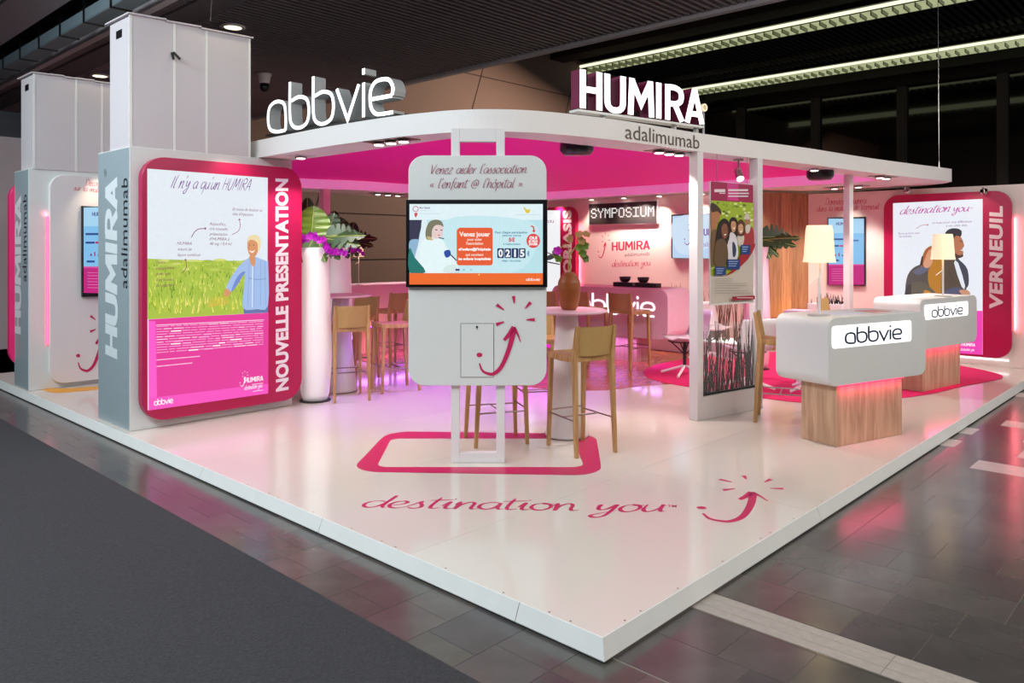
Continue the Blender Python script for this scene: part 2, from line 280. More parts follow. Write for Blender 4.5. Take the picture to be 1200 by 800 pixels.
EMB = [('d', (-.57, -.72), (.12, .09)), ('r', [(-.57, -1.06), (-.47, -1.33), (-.27, -1.46), (0, -1.48), (.32, -1.18), (.62, -.48), (.82, .27)], lambda t: .06+.15*t if t < .9 else .195),
       ('r', [(.82, .4), (.63, .12), (.42, -.13)], lambda t: .2-.08*t), ('r', [(.82, .4), (.97, .12), (1.09, -.2)], lambda t: .12-.09*t)] + \
      [('r', [a, b], lambda t: .14-.1*t) for a, b in (((.12, 1.3), (.42, 1.1)), ((.8, 1.65), (.83, 1.36)), ((1.49, 1.4), (1.27, 1.15)), ((1.66, .7), (1.32, .7)), ((.1, .5), (.42, .62)))]
def emblem():                                   # smiling hook with arrow tip and rays
    vs = []; fs = []
    for e in EMB:
        b0 = len(vs)
        if e[0] == 'd':
            (cx, cy), (rx, ry) = e[1:]; n = 16; vs += [Vector((cx+rx*math.cos(6.2832*i/n), cy+ry*math.sin(6.2832*i/n))) for i in range(n)]; fs.append(tuple(b0+i for i in range(n)))
        else: v, f = ribbon(e[1], e[2], 0, False, 6); vs += v; fs += [tuple(b0+i for i in q) for q in f]
    return vs, fs, 2.3
class Art:                                      # flat print / screen picture lying on one plane
    def __init__(s, P, n, step=.0007): s.P = P; s.n = Vector(n).normalized(); s.step = min(step, .0005); s.k = 1; s.hold = 0; s.v = []; s.f = []; s.c = []
    def raw(s, vs, fs, col):
        if isinstance(col, str): col = lin(col)
        b = len(s.v); off = s.n*(s.step*s.k); s.v += [v+off for v in vs]; s.f += [tuple(b+i for i in f) for f in fs]; s.c += [col]*len(fs); s.k += (0 if s.hold else 1); return s
    def poly(s, pts, col, sm=0):
        q = smooth_curve(pts, sm, True) if sm else pts
        return s.raw([s.P(*p) for p in q], [tuple(range(len(q)))], col)
    def rect(s, x0, y0, x1, y1, col): return s.poly([(x0, y0), (x1, y0), (x1, y1), (x0, y1)], col)
    def quad(s, a, b, c, d, col): return s.poly([a, b, c, d], col)
    def put(s, g, p0, p1, pup, col):            # 2D glyph set: baseline p0->p1, height vector p0->pup
        v, f, W = g; O = s.P(*p0); U = (s.P(*p1)-O)/W; V = s.P(*pup)-O
        return s.raw([O+U*q.x+V*q.y+s.n*(.0000007*i if len(q) > 2 else 0) for i, q in enumerate(v)], f, col)
    def ell(s, cx, cy, rx, ry, col, n=20): return s.poly([(cx+rx*math.cos(6.2832*i/n), cy+ry*math.sin(6.2832*i/n)) for i in range(n)], col)
    def lines(s, pts, th, col):                 # thin strokes standing for rows of tiny print
        vs = []; fs = []
        for (x0, y0, x1, y1) in pts:
            b = len(vs); vs += [s.P(x0, y0), s.P(x1, y1), s.P(x1, y1+th), s.P(x0, y0+th)]; fs.append((b, b+1, b+2, b+3))
        return s.raw(vs, fs, col)
    def build(s, name, m, parent=None):
        me = bpy.data.meshes.new(name); Mi = inv_of(parent) if parent else Matrix.Identity(4); me.from_pydata([tuple(Mi @ v) for v in s.v], [], s.f)
        a = me.color_attributes.new('Col', 'FLOAT_COLOR', 'CORNER')
        for p, c in zip(me.polygons, s.c):
            for li in p.loop_indices: a.data[li].color = (*c, 1)
        me.materials.append(m); me.update(); o = bpy.data.objects.new(name, me); COL.objects.link(o); o.parent = parent; return o
def inv_of(p):
    m = Matrix.Identity(4)
    while p: m = Matrix.LocRotScale(p.location, p.rotation_euler, None) @ m; p = p.parent
    return m.inverted()
def WB(p): b = MB(); b.M = inv_of(p); return b
def letters3d(g, O, U, V, W, name, mf, ms, parent):     # channel letters: lit face + returns; W points backwards
    v, f, L = g; U = U/L; O, U, V, W = map(Vector, (O, U, V, W)); Mi = inv_of(parent)
    P = [O+U*q.x+V*q.y for q in v]; fm = MB(); fm.M = Mi; fm.add(P, f); 
    cnt = {}
    for q in f:
        for i in range(len(q)): e = (q[i], q[(i+1) % len(q)]); k = tuple(sorted(e)); cnt[k] = cnt.get(k, 0)+1
    sm = MB(); sm.M = Mi; off = W.normalized()*.004
    for (a, b), c in cnt.items():
        if c == 1: sm.add([P[a]+off*0, P[b]+off*0, P[b]+W, P[a]+W], [(0, 1, 2, 3)])
    sm.add([p+W for p in P], f)
    fo = fm.build(name, mf, parent); so = sm.build(name.replace('face', 'return'), ms, parent); return fo, so

FZ = -.09                                       # hall floor level (stand deck is z = 0)
# ------------------------------------------------------------------ hall
floor = MB().box(-9, 31, -9, 30, FZ-.06, FZ-.002).build('floor', mat('floor_grout', '#7d746a', .8), kind='structure')
def tile_pieces():
    cache = {}
    def tile(x0, x1, y0, y1, m):
        k = (round(x1-x0, 3), round(y1-y0, 3), m.name)
        if k not in cache:
            b = MB().box(.0012, x1-x0-.0012, .0012, y1-y0-.0012, -.012, 0); o = b.build('stone_tile', m, floor); cache[k] = o.data
        else: o = bpy.data.objects.new('stone_tile', cache[k]); COL.objects.link(o); o.parent = floor
        o.location = (x0, y0, FZ)
    y = -3.3; rows = []
    R = random.Random(3)
    # strip between carpet and stand
    yy = -.5
    while yy < 9.6:
        h = .30
        x = -.52; xs = [-.52, -.22-.12*(int(yy/h) % 2), .03]
        for a, b in zip(xs, xs[1:]): tile(a, b, yy, yy+h, SL[R.randrange(4)])
        yy += h
    # right hand aisle
    xx = .04
    pmn = False
    while xx < 9.4:
        wd = .3
        if .66 < xx+wd/2 < .87: pass
        y = .06 if xx > .9 else -.03; lo = -1.75 if xx < 3 else -2.1 if xx < 7 else -1.2
        while y > lo:
            L = R.choice((.3, .3, .45)) if xx < 3.9 else R.choice((.3, .45))
            mm = SL[R.randrange(4)]; pm = pmn; pmn = False
            if xx > 4.1 and int(xx/.3) % 2 and R.random() < .5: mm = M['marble'] if not pm else mm; L = .2 if R.random() < .4 else .38
            pmn = mm is M['marble']; x1 = xx+wd
            if xx < .66 < x1: x1 = .655
            tile(xx, x1, y-L, y, mm); y -= L
        if x1 == .655: 
            xx = .865
        else: xx = x1
    y = .03
    while y > -1.8:                              # pale strip of long stones
        for a, b in ((.66, .725), (.725, .80), (.80, .86)): tile(a, b, y-.9, y, M['strip'])
        y -= .9
tile_pieces()
MB().box(-9, -.52, -9, 30, FZ-.012, FZ-.003).build('floor_stone_base', SL[0], kind='structure')
MB().box(9.4, 31, -9, 30, FZ-.012, FZ-.002).build('floor_stone_far', SL[2], kind='structure')
MB().box(-.52, 9.4, 9.6, 30, FZ-.012, FZ-.002).build('floor_stone_rear', SL[2], kind='structure')
MB().box(-.52, 9.4, -9, -3.0, FZ-.012, FZ-.004).build('floor_stone_front', SL[2], kind='structure')
tag(MB().box(-8.9, -.47, -8.9, 18.9, FZ-.006, FZ+.004).build('carpet_runner', M['carpet']), 'dark grey carpet running along the left aisle beside the stand', 'carpet')
# low slatted ceiling, ends at x = 6.35; beyond it the tall part of the hall
c = MB().box(-9, 6.35, -9, 18, 4.78, 5.0).build('ceiling', M['slatdark'], kind='structure')
def slats(name, x0, x1, y0, y1, p, z, m, par, zt=.09, th=.035):
    b = MB(); y = y0
    while y < y1: b.box(x0, x1, y, y+th, z, z+zt); y += p
    return b.build(name, m, par, kind='stuff')
slats('ceiling_slat', 2.08, 6.3, -3, 18, .11, 4.6, M['slat'], c)
slats('ceiling_slat', 1.36, 1.62, -3, 18, .085, 4.6, M['slat'], c)
slats('ceiling_slat', -3, -.2, -3, 18, .085, 4.75, M['slat'], c)
MB().box(1.64, 2.06, -3, 18, 4.58, 4.7).build('soffit_panel', mat('soffit_paint', '#7d7479', .7), c)
MB().box(6.3, 6.4, -9, 18, 4.55, 5.0).build('trim_1', M['beam'], kind='structure')
MB().box(1.26, 1.36, -3, 18, 4.5, 4.75).build('trim_2', M['beamgrey'], kind='structure')
MB().box(.95, 1.26, -3, 18, 4.72, 4.78).build('trim_3', M['dark'], kind='structure')
MB().box(-.2, .62, -3, 18, 4.62, 4.8).build('trim_4', M['beam'], kind='structure')
for x in (-.12, -.04, .04): MB().box(x, x+.03, -3, 18, 4.6, 4.62).build('trim_5', M['black'], kind='structure')
tr = root('cable_tray', (.9, 10, 4.45), 0, 'long grey metal cable tray hung under the ceiling above the left towers', 'cable tray')
b = WB(tr).box(.78, .8, 3, 18, 4.4, 4.55).box(.98, 1.0, 3, 18, 4.4, 4.55).box(.78, 1.0, 3, 18, 4.39, 4.405); b.build('tray_channel', mat('galvanised', '#9fb6bf', .45, metal=.2), tr)
for i in range(16):
    y = 4+i*.9; WB(tr).box(.77, 1.01, y, y+.05, 4.38, 4.72).build('tray_hanger', M['black'], tr)
MB().box(-9, 6.4, -9.2, -9, FZ, 5).build('wall_back', M['hallwall'], kind='structure')
MB().box(-9.2, -9, -9, 30, FZ, 5).build('wall_left', M['hallwall'], kind='structure')
MB().box(-9, 31, 30, 30.2, FZ, 9.2).build('wall_rear', M['hallwall'], kind='structure')
MB().box(-2.5, 4.6, 19, 19.3, FZ, 4.8).build('wall_far_left', mat('grey_partition', '#6d7377', .7), kind='structure')
# tall hall
MB().box(6.3, 6.4, -9, 17.4, 5.0, 9.2).build('wall_upper', M['hallwall'], kind='structure')
ZT = 8.92
wb = MB().box(3, 31, 17.0, 17.4, FZ, ZT).build('wall_brown', M['brown'], kind='structure')
j = MB()
for z in (1.25, 2.6, 4.1, 5.75, 7.45): j.box(3, 31, 16.985, 17.0, z-.012, z+.012)
for x, zz in ((8.5, 0), (13.3, 0), (18.1, 0), (22.9, 0), (27.7, 0)):
    j.add([(x-.014, 16.985, 0), (x+.014, 16.985, 0), (x+3.2, 16.985, ZT), (x+3.17, 16.985, ZT)], [(0, 1, 2, 3)])
j.build('panel_joint', M['seam'], wb)
MB().box(6.4, 31.2, -9, 17.4, ZT, ZT+.3).build('ceiling_high', M['slatdark'], kind='structure')
slats('ceiling_slat', 22.6, 27.4, -4, 17, .22, ZT-.2, M['slatdark'], None, .16, .08)['kind'] = 'structure'
for x0, x1, z in ((19.6, 20.4, ZT-.25), (25.6, 26.4, ZT-.2), (29.6, 30.2, ZT-.6)): MB().box(x0, x1, -9, 17, z, ZT).build('trim_6', M['dark'], kind='structure')
for x in (21.35, 28.1):
    t = root('ceiling_light_line', (x, 5, ZT-.45), 0, 'long louvered light line %s' % ('nearest the slatted ceiling edge' if x < 25 else 'nearest the dark window wall'), 'ceiling light', 'lit lines under the high ceiling')
    WB(t).box(x-.1, x+.0, -6, 16.9, ZT-.30, ZT-.22).build('tube', M['lamp'], t); WB(t).box(x+.40, x+.41, -6, 16.9, ZT-.48, ZT-.22).build('reflector', M['lampdim'], t)
    WB(t).box(x-.16, x+.44, -6, 16.9, ZT-.2, ZT-.18).build('housing', M['dark'], t)
    g = WB(t); y = -6
    while y < 16.8: g.box(x-.14, x+.4, y, y+.03, ZT-.50, ZT-.38); y += .3
    g.build('louver', M['lampgrille'], t, kind='stuff')
g = MB().box(31.1, 31.15, -9, 17, FZ, 8.2).build('window_1', M['nightglass'], kind='structure')
for y in (-3.5, 0.9, 4.4, 7.9, 11.4, 14.9): MB().box(30.9, 31.1, y, y+.35, FZ, 8.2).build('mullion', M['mullion'], g)
MB().box(30.8, 31.2, -9, 17, 8.1, ZT).build('wall_header', M['dark'], kind='structure')
# things on the hall ceiling
def camera_dome():
    p = at_z(310, 98, 4.42); t = root('dome_camera', p, 0, 'white ceiling security camera with a black dome', 'camera')
    MB().lathe([(.12, .17), (.12, .15), (.105, .13), (.08, .0)], 20).build('mount', M['white'], t, True); MB().lathe([(.078, 0), (.078, -.08), (.05, -.13), (.0, -.14)], 20).build('dome', M['black'], t, True)
    MB().tube((0, 0, .17), (0, 0, 4.62-p.z), .03).build('stem', M['dark'], t)
camera_dome()
for (x, y, X, Y, lb) in ((273, 32, 0, 0, 'round lit downlight above the nearer fabric tower'), (117, 89, 0, 0, 'round lit downlight above the farther fabric tower')):
    p = at_z(x, y, 4.58); t = root('ceiling_downlight', p, 0, lb, 'ceiling light')
    MB().lathe([(.15, .02), (.17, 0), (.12, -.01), (.11, .01)], 24).build('ring', M['beamgrey'], t, True); MB().lathe([(.0, .004), (.11, .004), (.11, -.006), (0, -.008)], 24).build('lens', mat('downlight_lens', '#fff6d8', .3, emis=3, ecol='#fff3c8'), t)
# ------------------------------------------------------------------ platform
pf = root('stand_platform', (0, 0, FZ), 0, 'glossy white raised platform the whole stand is built on', 'platform')
XE, YE = 10.6, 9.6
WB(pf).box(.02, XE-.02, .02, YE-.02, FZ, -.02).build('subframe', M['dark'], pf)
dm = {}
xs = [0.0, 2.1, 4.3, 6.5, 8.7, XE]; ys = [0.0, 1.25, 2.5, 3.75, 5.0, 6.25, 7.5, 8.75, YE]
for a, b2 in zip(xs, xs[1:]):
    for c0, d in zip(ys, ys[1:]):
        k = (round(b2-a, 2), round(d-c0, 2))
        if k in dm: o = bpy.data.objects.new('deck_panel', dm[k]); COL.objects.link(o); o.parent = pf
        else: o = MB().box(.0008, b2-a-.0008, .0008, d-c0-.0008, -.02, 0).build('deck_panel', M['deck'], pf); dm[k] = o.data
        o.location = (a, c0, -FZ)
def edge_strip(a, b, axis):
    prof = [(0, 0), (-.004, -.0012), (-.020, -.040), (-.035, FZ+.014), (-.033, FZ+.009), (0, FZ+.009)]
    m = WB(pf); n = len(prof)
    if axis == 'y': vs = [(q[0], y+(q[0] if y == 0 else 0), q[1]) for y in (a, b) for q in prof]
    else: vs = [(x+(q[0] if x == 0 else 0), q[0], q[1]) for x in (a, b) for q in prof]
    m.add(vs, [tuple(range(n)), tuple(range(2*n-1, n-1, -1))]+[(i, (i+1) % n, n+(i+1) % n, n+i) for i in range(n)])
    m.build('edge_trim', M['edge'], pf)
e = [0, .462, 2.05, 3.6, 5.1, 6.7, 8.2, YE]
for i, (a, b) in enumerate(zip(e, e[1:])): edge_strip(a, b-.004, 'y')
e = [0, 2.2, 4.27, 6.4, 8.5, XE]
for a, b in zip(e, e[1:]): edge_strip(a, b-.003, 'x')
sc = WB(pf)
for i in range(24): 
    for dx in (.02, .06) if i % 3 == 0 else (.02,): sc.tube((.015, .12+i*.4+dx*3, 0), (.015, .12+i*.4+dx*3, .0012), .005, n=6).tube((.12+i*.43+dx*3, .015, 0), (.12+i*.43+dx*3, .015, .0012), .005, n=6)
sc.build('screw', M['bar'], pf, kind='stuff')
# floor graphics
F = lambda x, y: at_z(x, y, 0)
def slab_graphic(name, outline, col, z=.0012, hole=None):
    vs = [(*p, z) for p in outline]; m = WB(pf)
    if hole: h = [(*p, z) for p in hole]; n = len(vs); m.add(vs+h, [(i, (i+1) % n, n+(i+1) % n, n+i) for i in range(n)])
    else: m.add(vs, [tuple(range(len(vs)))])
    return m.build(name, col, pf)
def rot_rr(p0, p1, p2, r, n=8):   # rounded parallelogram corner p0, edges to p1 and p2
    U = Vector(p1)-Vector(p0); V = Vector(p2)-Vector(p0); a, b = U.length, V.length; U.normalize(); V.normalize()
    return [tuple(Vector(p0)+U*x+V*y) for x, y in rrect(0, a, 0, b, r, n)]
slab_graphic('ring_graphic', rot_rr((1.818, 1.351), (2.762, 2.124), (.658, 2.725), .22), M['maroon'], hole=rot_rr((1.90, 1.575), (2.50, 2.17), (.86, 2.68), .09))
ar = Art(F, (0, 0, 1)); ar.put(hand('destination', 1.7, .55, .25), (421, 594.5), (675, 598.5), (423, 586.2), '#c4245c'); ar.build('floor_lettering', M['print'], pf); ar = Art(F, (0, 0, 1)); ar.put(hand('you', 1.8, .55, .2), (692, 599.8), (777, 599.5), (693.5, 591.2), '#c4245c')
ar.build('floor_lettering', M['print'], pf); ar = Art(F, (0, 0, 1)); ar.put(typed('TM', .01), (782, 594), (793, 594.4), (782, 591.2), '#c4245c'); ar.build('floor_lettering', M['print'], pf)
ar = Art(F, (0, 0, 1)); g = emblem(); ar.put((g[0], g[1], 1.0), (845.7, 582.4), (893.7, 583.5), (839.7, 566), '#c4245c'); ar.build('floor_emblem', M['print'], pf)
wf = smooth_curve([(3.95, 4.6), (4.1, 3.75), (4.45, 3.3), (5.0, 3.12), (5.6, 2.85), (6.6, 2.75), (8.2, 3.1), (8.69, 3.2), (8.69, 8.9), (4.2, 8.9), (3.9, 7), (3.85, 5.6)], 6, True)
MBw = MB().prism([(p[0], p[1]) for p in wf], (0, 0, 0), (1, 0, 0), (0, 1, 0), (0, 0, .003)); wo = MBw.build('wood_floor_inlay', M['floorwood']); tag(wo, 'reddish wood plank floor inlay with a curved edge under the bar counters', 'wood floor')
pc = smooth_curve([(5.5, 3.40), (5.30, 2.9), (5.28, 2.2), (5.25, 1.5), (5.55, 1.08), (6.5, .62), (7.5, .42), (8.45, .22), (8.95, .5), (9.3, 1.2), (9.35, 2.7), (8.3, 3.6), (7.0, 3.9), (6.1, 3.8)], 6, True)
po = MB().prism([(p[0], p[1]) for p in pc], (0, 0, 0.003), (1, 0, 0), (0, 1, 0), (0, 0, .004)).build('lounge_rug', M['pinkcarpet']); tag(po, 'magenta rounded carpet under the swivel chairs and reception counters', 'carpet')

# ------------------------------------------------------------------ canopy
outer = smooth_curve([(1.30, 8.9), (1.28, 7), (1.27, 5.4), (1.25, 4.6), (1.25, 3.8), (1.30, 3.1), (1.37, 2.75), (1.47, 2.45), (1.63, 2.24), (1.84, 2.08), (2.12, 1.97), (2.47, 1.88), (2.9, 1.81), (3.8, 1.73), (4.7, 1.58), (5.7, 1.42), (6.8, 1.30), (7.8, 1.14), (8.9, .94), (9.12, .96), (9.4, 1.2), (9.8, 2.0), (10.05, 3.3), (10.1, 6), (10.1, 8.9)], 5)
inner = smooth_curve([(1.63, 8.3), (1.62, 6.4), (1.63, 5.2), (1.66, 4.2), (1.66, 3.3), (1.67, 2.8), (1.76, 2.52), (1.98, 2.37), (2.5, 2.26), (2.95, 2.2), (4.25, 1.99), (5.3, 1.82), (6.3, 1.72), (7.5, 1.58), (8.05, 1.56), (8.25, 1.75), (8.35, 2.3), (8.35, 3.4), (8.33, 5), (8.3, 7.3), (8.0, 7.6), (5.5, 7.95), (4.5, 8.02), (3.6, 8.3)], 5, True)
CB, CT = 2.485, 2.655
cn = root('stand_canopy', (5.7, 5, CB), 0, 'large white canopy with rounded corner and magenta fabric ceiling over the stand', 'canopy')
def ringbm():
    from mathutils.geometry import tessellate_polygon
    polys = [[Vector((*p, 0)) for p in outer], [Vector((*p, 0)) for p in inner]]; tris = tessellate_polygon(polys)
    pts = outer+inner; n = len(outer); k = len(inner); m = WB(cn)
    for z in (CB, CT): m.add([(*p, z) for p in pts], [tuple(t) for t in tris])
    m.add([(*p, z) for z in (CB, CT) for p in outer], [(i, (i+1) % n, n+(i+1) % n, n+i) for i in range(n)])
    m.add([(*p, z) for z in (CB, CT) for p in inner], [(i, (i+1) % k, k+(i+1) % k, k+i) for i in range(k)])
    o = m.build('canopy_ring', M['canopy'], cn); return o
ringbm()
WB(cn).prism(inner, (0, 0, CT-.025), (1, 0, 0), (0, 1, 0), (0, 0, .01)).build('fabric_ceiling', M['magfabric'], cn)  # the fabric's own glow is added as pink fill
WB(cn).prism(inner, (0, 0, CT-.012), (1, 0, 0), (0, 1, 0), (0, 0, .01)).build('glow_stop_board', M['dark'], cn)  # unseen lid, added to stop the fabric glow escaping upwards
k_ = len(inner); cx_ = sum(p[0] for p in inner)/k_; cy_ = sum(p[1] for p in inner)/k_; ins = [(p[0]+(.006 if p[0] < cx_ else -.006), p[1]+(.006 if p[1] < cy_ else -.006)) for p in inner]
WB(cn).add([(*p, z) for z in (CB+.004, CT-.027) for p in ins], [(i, (i+1) % k_, k_+(i+1) % k_, k_+i) for i in range(k_)]).build('lilac_glow_skin', mat('lilac_glow_skin', '#e9c3dd', .5, emis=.42, ecol='#e07cc4'), cn)  # added glowing skin imitates lilac light on the white recess side
# ceiling spot units
def lamp_unit(x, y, ang, n, lb, L=.3, z=CB):
    t = root('recessed_spotlight', (x, y, z), ang, lb, 'spotlight', 'recessed spotlights in the canopy soffit')
    MB().box(-L*n/2, L*n/2, -.1, .1, -.006, .0).build('trim_plate', M['bar'] if n > 1 else M['white'], t)
    for i in range(n):
        cx = (i-(n-1)/2)*L*.92; h = MB(); h.lathe([(.04, 0), (.062, -.012), (.05, -.02), (0, -.02)], 18, (cx, 0, -.006)); h.build('lamp_head', M['chrome'], t, True)
        MB().lathe([(0, -.001), (.042, -.001), (.036, -.006), (0, -.006)], 16, (cx, 0, -.026)).build('lens', M['spotglow'], t)
    return t
lamp_unit(1.40, 3.2, math.radians(95), 3, 'triple recessed spotlight in the soffit right of the round sign lettering', .16)
lamp_unit(1.47, 4.69, 0, 1, 'bright single spotlight at the left end of the soffit', .22)
lamp_unit(3.62, 1.93, math.radians(-6), 3, 'triple recessed spotlight under the grey fascia lettering', .16)
lamp_unit(6.04, 1.56, 0, 1, 'bright single spotlight beside the black ceiling speaker', .24)
lamp_unit(7.6, 1.33, math.radians(-5), 2, 'double recessed spotlight near the right tip of the canopy', .2)
lamp_unit(8.9, 2.25, math.radians(80), 3, 'triple recessed spotlight above the right portrait screen', .2)
lamp_unit(5.3, 8.3, 0, 3, 'triple recessed spotlight at the rear edge over the left bar', .22)
for i, y in enumerate((6.62, 5.92, 5.2, 4.4)): lamp_unit(8.58, y, 0, 1, 'small soffit spot above the %s' % ('left end of the lettered matrix sign', 'middle of the lettered matrix sign', 'left edge of the blue wall screen', 'right part of the blue wall screen')[i], .12)
for x, y, lb in ((2.80, 2.36, 'black dome speaker under the magenta ceiling behind the kiosk'), (6.35, 1.62, 'black speaker on the canopy soffit right of the second post')):
    t = root('ceiling_speaker', (x, y, CB-.06 if x > 3 else CB-.02), 0, lb, 'speaker'); MB().lathe([(.02, -.05), (.12, -.045), (.15, -.01), (.15, .05), (.13, .08)], 24).build('speaker_body', M['black'], t, True)
    MB().box(-.02, .02, -.02, .02, .06, .16).build('bracket', M['dark'], t)
# ------------------------------------------------------------------ roof sign: round lettering
def sign(name, P0, P1, g, h, depth, mf, ms, lb, cat, rail, feet, wl=.03):
    P0, P1 = Vector(P0), Vector(P1); U = P1-P0; n = Vector((U.y, -U.x, 0)).normalized()      # outward normal
    t = root(name, P0, 0, lb, cat)
    letters3d(g, P0, U, Vector((0, 0, h)), -n*depth, 'letter_face', mf, ms, t)
    u = U.normalized(); b = WB(t); z = P0.z
    b.add([P0-u*.02+Vector((0, 0, -.03)), P1+u*.02+Vector((0, 0, -.03)), P1+u*.02-n*depth+Vector((0, 0, -.03)), P0-u*.02-n*depth+Vector((0, 0, -.03)),
           P0-u*.02+Vector((0, 0, -.012)), P1+u*.02+Vector((0, 0, -.012)), P1+u*.02-n*depth+Vector((0, 0, -.012)), P0-u*.02-n*depth+Vector((0, 0, -.012))], [(3, 2, 1, 0), (4, 5, 6, 7), (0, 1, 5, 4), (1, 2, 6, 5), (2, 3, 7, 6), (3, 0, 4, 7)])
    b.build('rail', rail, t)
    for k in feet:
        q = P0.lerp(P1, k)-n*depth*.5; f_ = P0.lerp(P1, k); WB(t).box(q.x-.018, q.x+.018, q.y-.018, q.y+.018, CT, f_.z-.02).build('support_foot', ms if 0 else M['dark'] if rail == M['dark'] else M['greyside'], t)
    return t
a0 = at_d(312.7, 155.5, 7.85); a1 = at_d(461, 131, 6.62); a0.z = a1.z = 2.757
sign('round_letter_sign', a0, a1, logo(1.15), .30, .13, M['glow'], M['greyside'], "white lit rounded lowercase lettering with grey sides above the canopy's left edge", 'sign', M['dark'], (.16, .3, .62, .82))
h0 = at_d(679.5, 127.3, 6.30); h1 = at_d(823.5, 147.3, 7.16); h0.z = h1.z = 2.737
hs = sign('block_letter_sign', h0, h1, caps('HUMIRA', 2.7), .315, .11, M['glow'], M['magdark'], 'white lit block capitals with dark crimson sides standing above the canopy', 'sign', M['edge'], (.2, .78, .98))
nn = Vector(((h1-h0).y, -(h1-h0).x, 0)).normalized()
q = h1+(h1-h0).normalized()*.03+Vector((0, 0, .16)); bb = WB(hs); bb.tube(q, q-nn*.03, .036, n=24); bb.build('registered_disc', M['shade'], hs)
aa = Art(lambda x, y: q+(h1-h0).normalized()*x+Vector((0, 0, y)), nn); aa.put(typed('®', .01), (-.022, -.02), (.022, -.02), (-.022, .02), '#5d2a22'); aa.build('registered_mark', M['print'], hs)
WB(hs).box(q.x-.006-nn.x*.02, q.x+.006-nn.x*.02, q.y-.006-nn.y*.02, q.y+.006-nn.y*.02, CT, q.z-.03).build('disc_stem', M['greyside'], hs)
# fascia lettering follows the fascia
fa = Vector((2.72, 1.834, 2.512)); fb = Vector((3.88, 1.716, 2.512)); un = Vector(((fb-fa).y, -(fb-fa).x, 0)).normalized()
def fascia(x, y):
    X = 2.77+1.04*x; P_ = [p for p in outer if p[0] > 1.9]
    for a, b in zip(P_, P_[1:]):
        if a[0] <= X <= b[0]: return Vector((X, a[1]+(b[1]-a[1])*(X-a[0])/(b[0]-a[0])-.003, 2.508+y))
class Wrap(Art):
    def put(s, g, p0, p1, pup, col):
        v, f, W = g; return s.raw([s.P(p0[0]+(p1[0]-p0[0])*min(1, max(0, q.x/W)), pup[1]*q.y) for q in v], f, col)
ar = Wrap(fascia, un); ar.put(typed('adalimumab', .0), (0, 0), (1, 0), (0, .122), '#5b4a3e'); ar.build('fascia_lettering', M['print'], cn)
t = root('hanging_wire', (8.95, 1.05, CT), 0, 'thin steel suspension wire with hook at the right tip of the canopy', 'wire')
MB().tube((0, 0, .1), (.25, .1, 6.2), .004, n=5).build('wire', M['chrome'], t); MB().tube((0, 0, 0), (0, 0, .1), .016, .008, n=8).build('hook', M['chrome'], t)
# ------------------------------------------------------------------ lightbox pillars on the left
def rim(p, outline, z0, z1, O, U, V, N, name, m, bevel=.006):
    b = WB(p); b.prism(outline, Vector(O)+Vector(N)*z0, U, V, Vector(N)*(z1-z0)); return b.build(name, m, p, bevel=bevel)
pl = root('display_pillar', (.85, 5.5, 0), 0, 'nearer white pillar wall with crimson poster frame and vertical grey lettering', 'display wall')
WB(pl).box(.05, 1.63, 5.12, 5.88, 0, 2.48).build('wall_body', M['panel'], pl, bevel=.004)
lb = root('poster_lightbox', (.9, 5.08, .08), 0, 'crimson rounded lightbox with backlit field poster and NOUVELLE PRESENTATION lettering', 'lightbox')
rim(lb, rrect(.12, 1.69, .075, 2.40, .2), 0, .09, (0, 5.12, 0), (1, 0, 0), (0, 0, 1), (0, -1, 0), 'frame', M['mag'])
rim(lb, rrect(.13, 1.68, .085, 2.39, .19), -.0, .012, (0, 5.122, 0), (1, 0, 0), (0, 0, 1), (0, -1, 0), 'back_tray', M['magside'], 0)
YP = 5.029
P = lambda x, y: at_y(x, y, YP)
ar = Art(P, (0, -1, 0), .0006)
W4 = [(172.6, 197.5), (313.8, 208.2), (313.0, 460.5), (173.0, 480.5)]
ar.poly(W4, '#e3ebf3')
ar.poly([(172.7, 303), (200, 304), (240, 305), (313.4, 306), (313.3, 366), (260, 369), (173, 374)], '#a9c23c')
R = random.Random(5)
ar.hold = 1; k0 = ar.k
for i in range(420):
    ar.k = k0+i//60
    x = R.uniform(174, 311); y = R.uniform(306, 368); k = (y-303)/70; L = 3+9*k
    c_ = R.choice(['#8fb21f', '#c3d24f', '#6f9a18', '#d8dd6a', '#9dbb2c', '#5f8a1c', '#e8df6e']) 
    if y > 350: c_ = R.choice(['#d9dc52', '#b9c738', '#e9e07c', '#8fae22'])
    y2 = max(304, y-L); y3 = min(y, 372-(x-173)*.045)
    ar.poly([(x, y3), (x+1+k, y3), (x+R.uniform(-2, 3), y2)], c_)
ar.k += 1
for i in range(26):
    x = R.uniform(175, 310); ar.ell(x, R.uniform(304, 316), R.uniform(4, 12), R.uniform(.8, 2), R.choice(['#b9cc55', '#d0d96e', '#a2b93b']), 10)
ar.k += 1; ar.hold = 0
for i in range(16): ar.poly([(243+i*1.5, 360-i*.3), (244+i*1.5, 360-i*.3), (246+i*1.4, 345-i*.2)], '#d9b340')
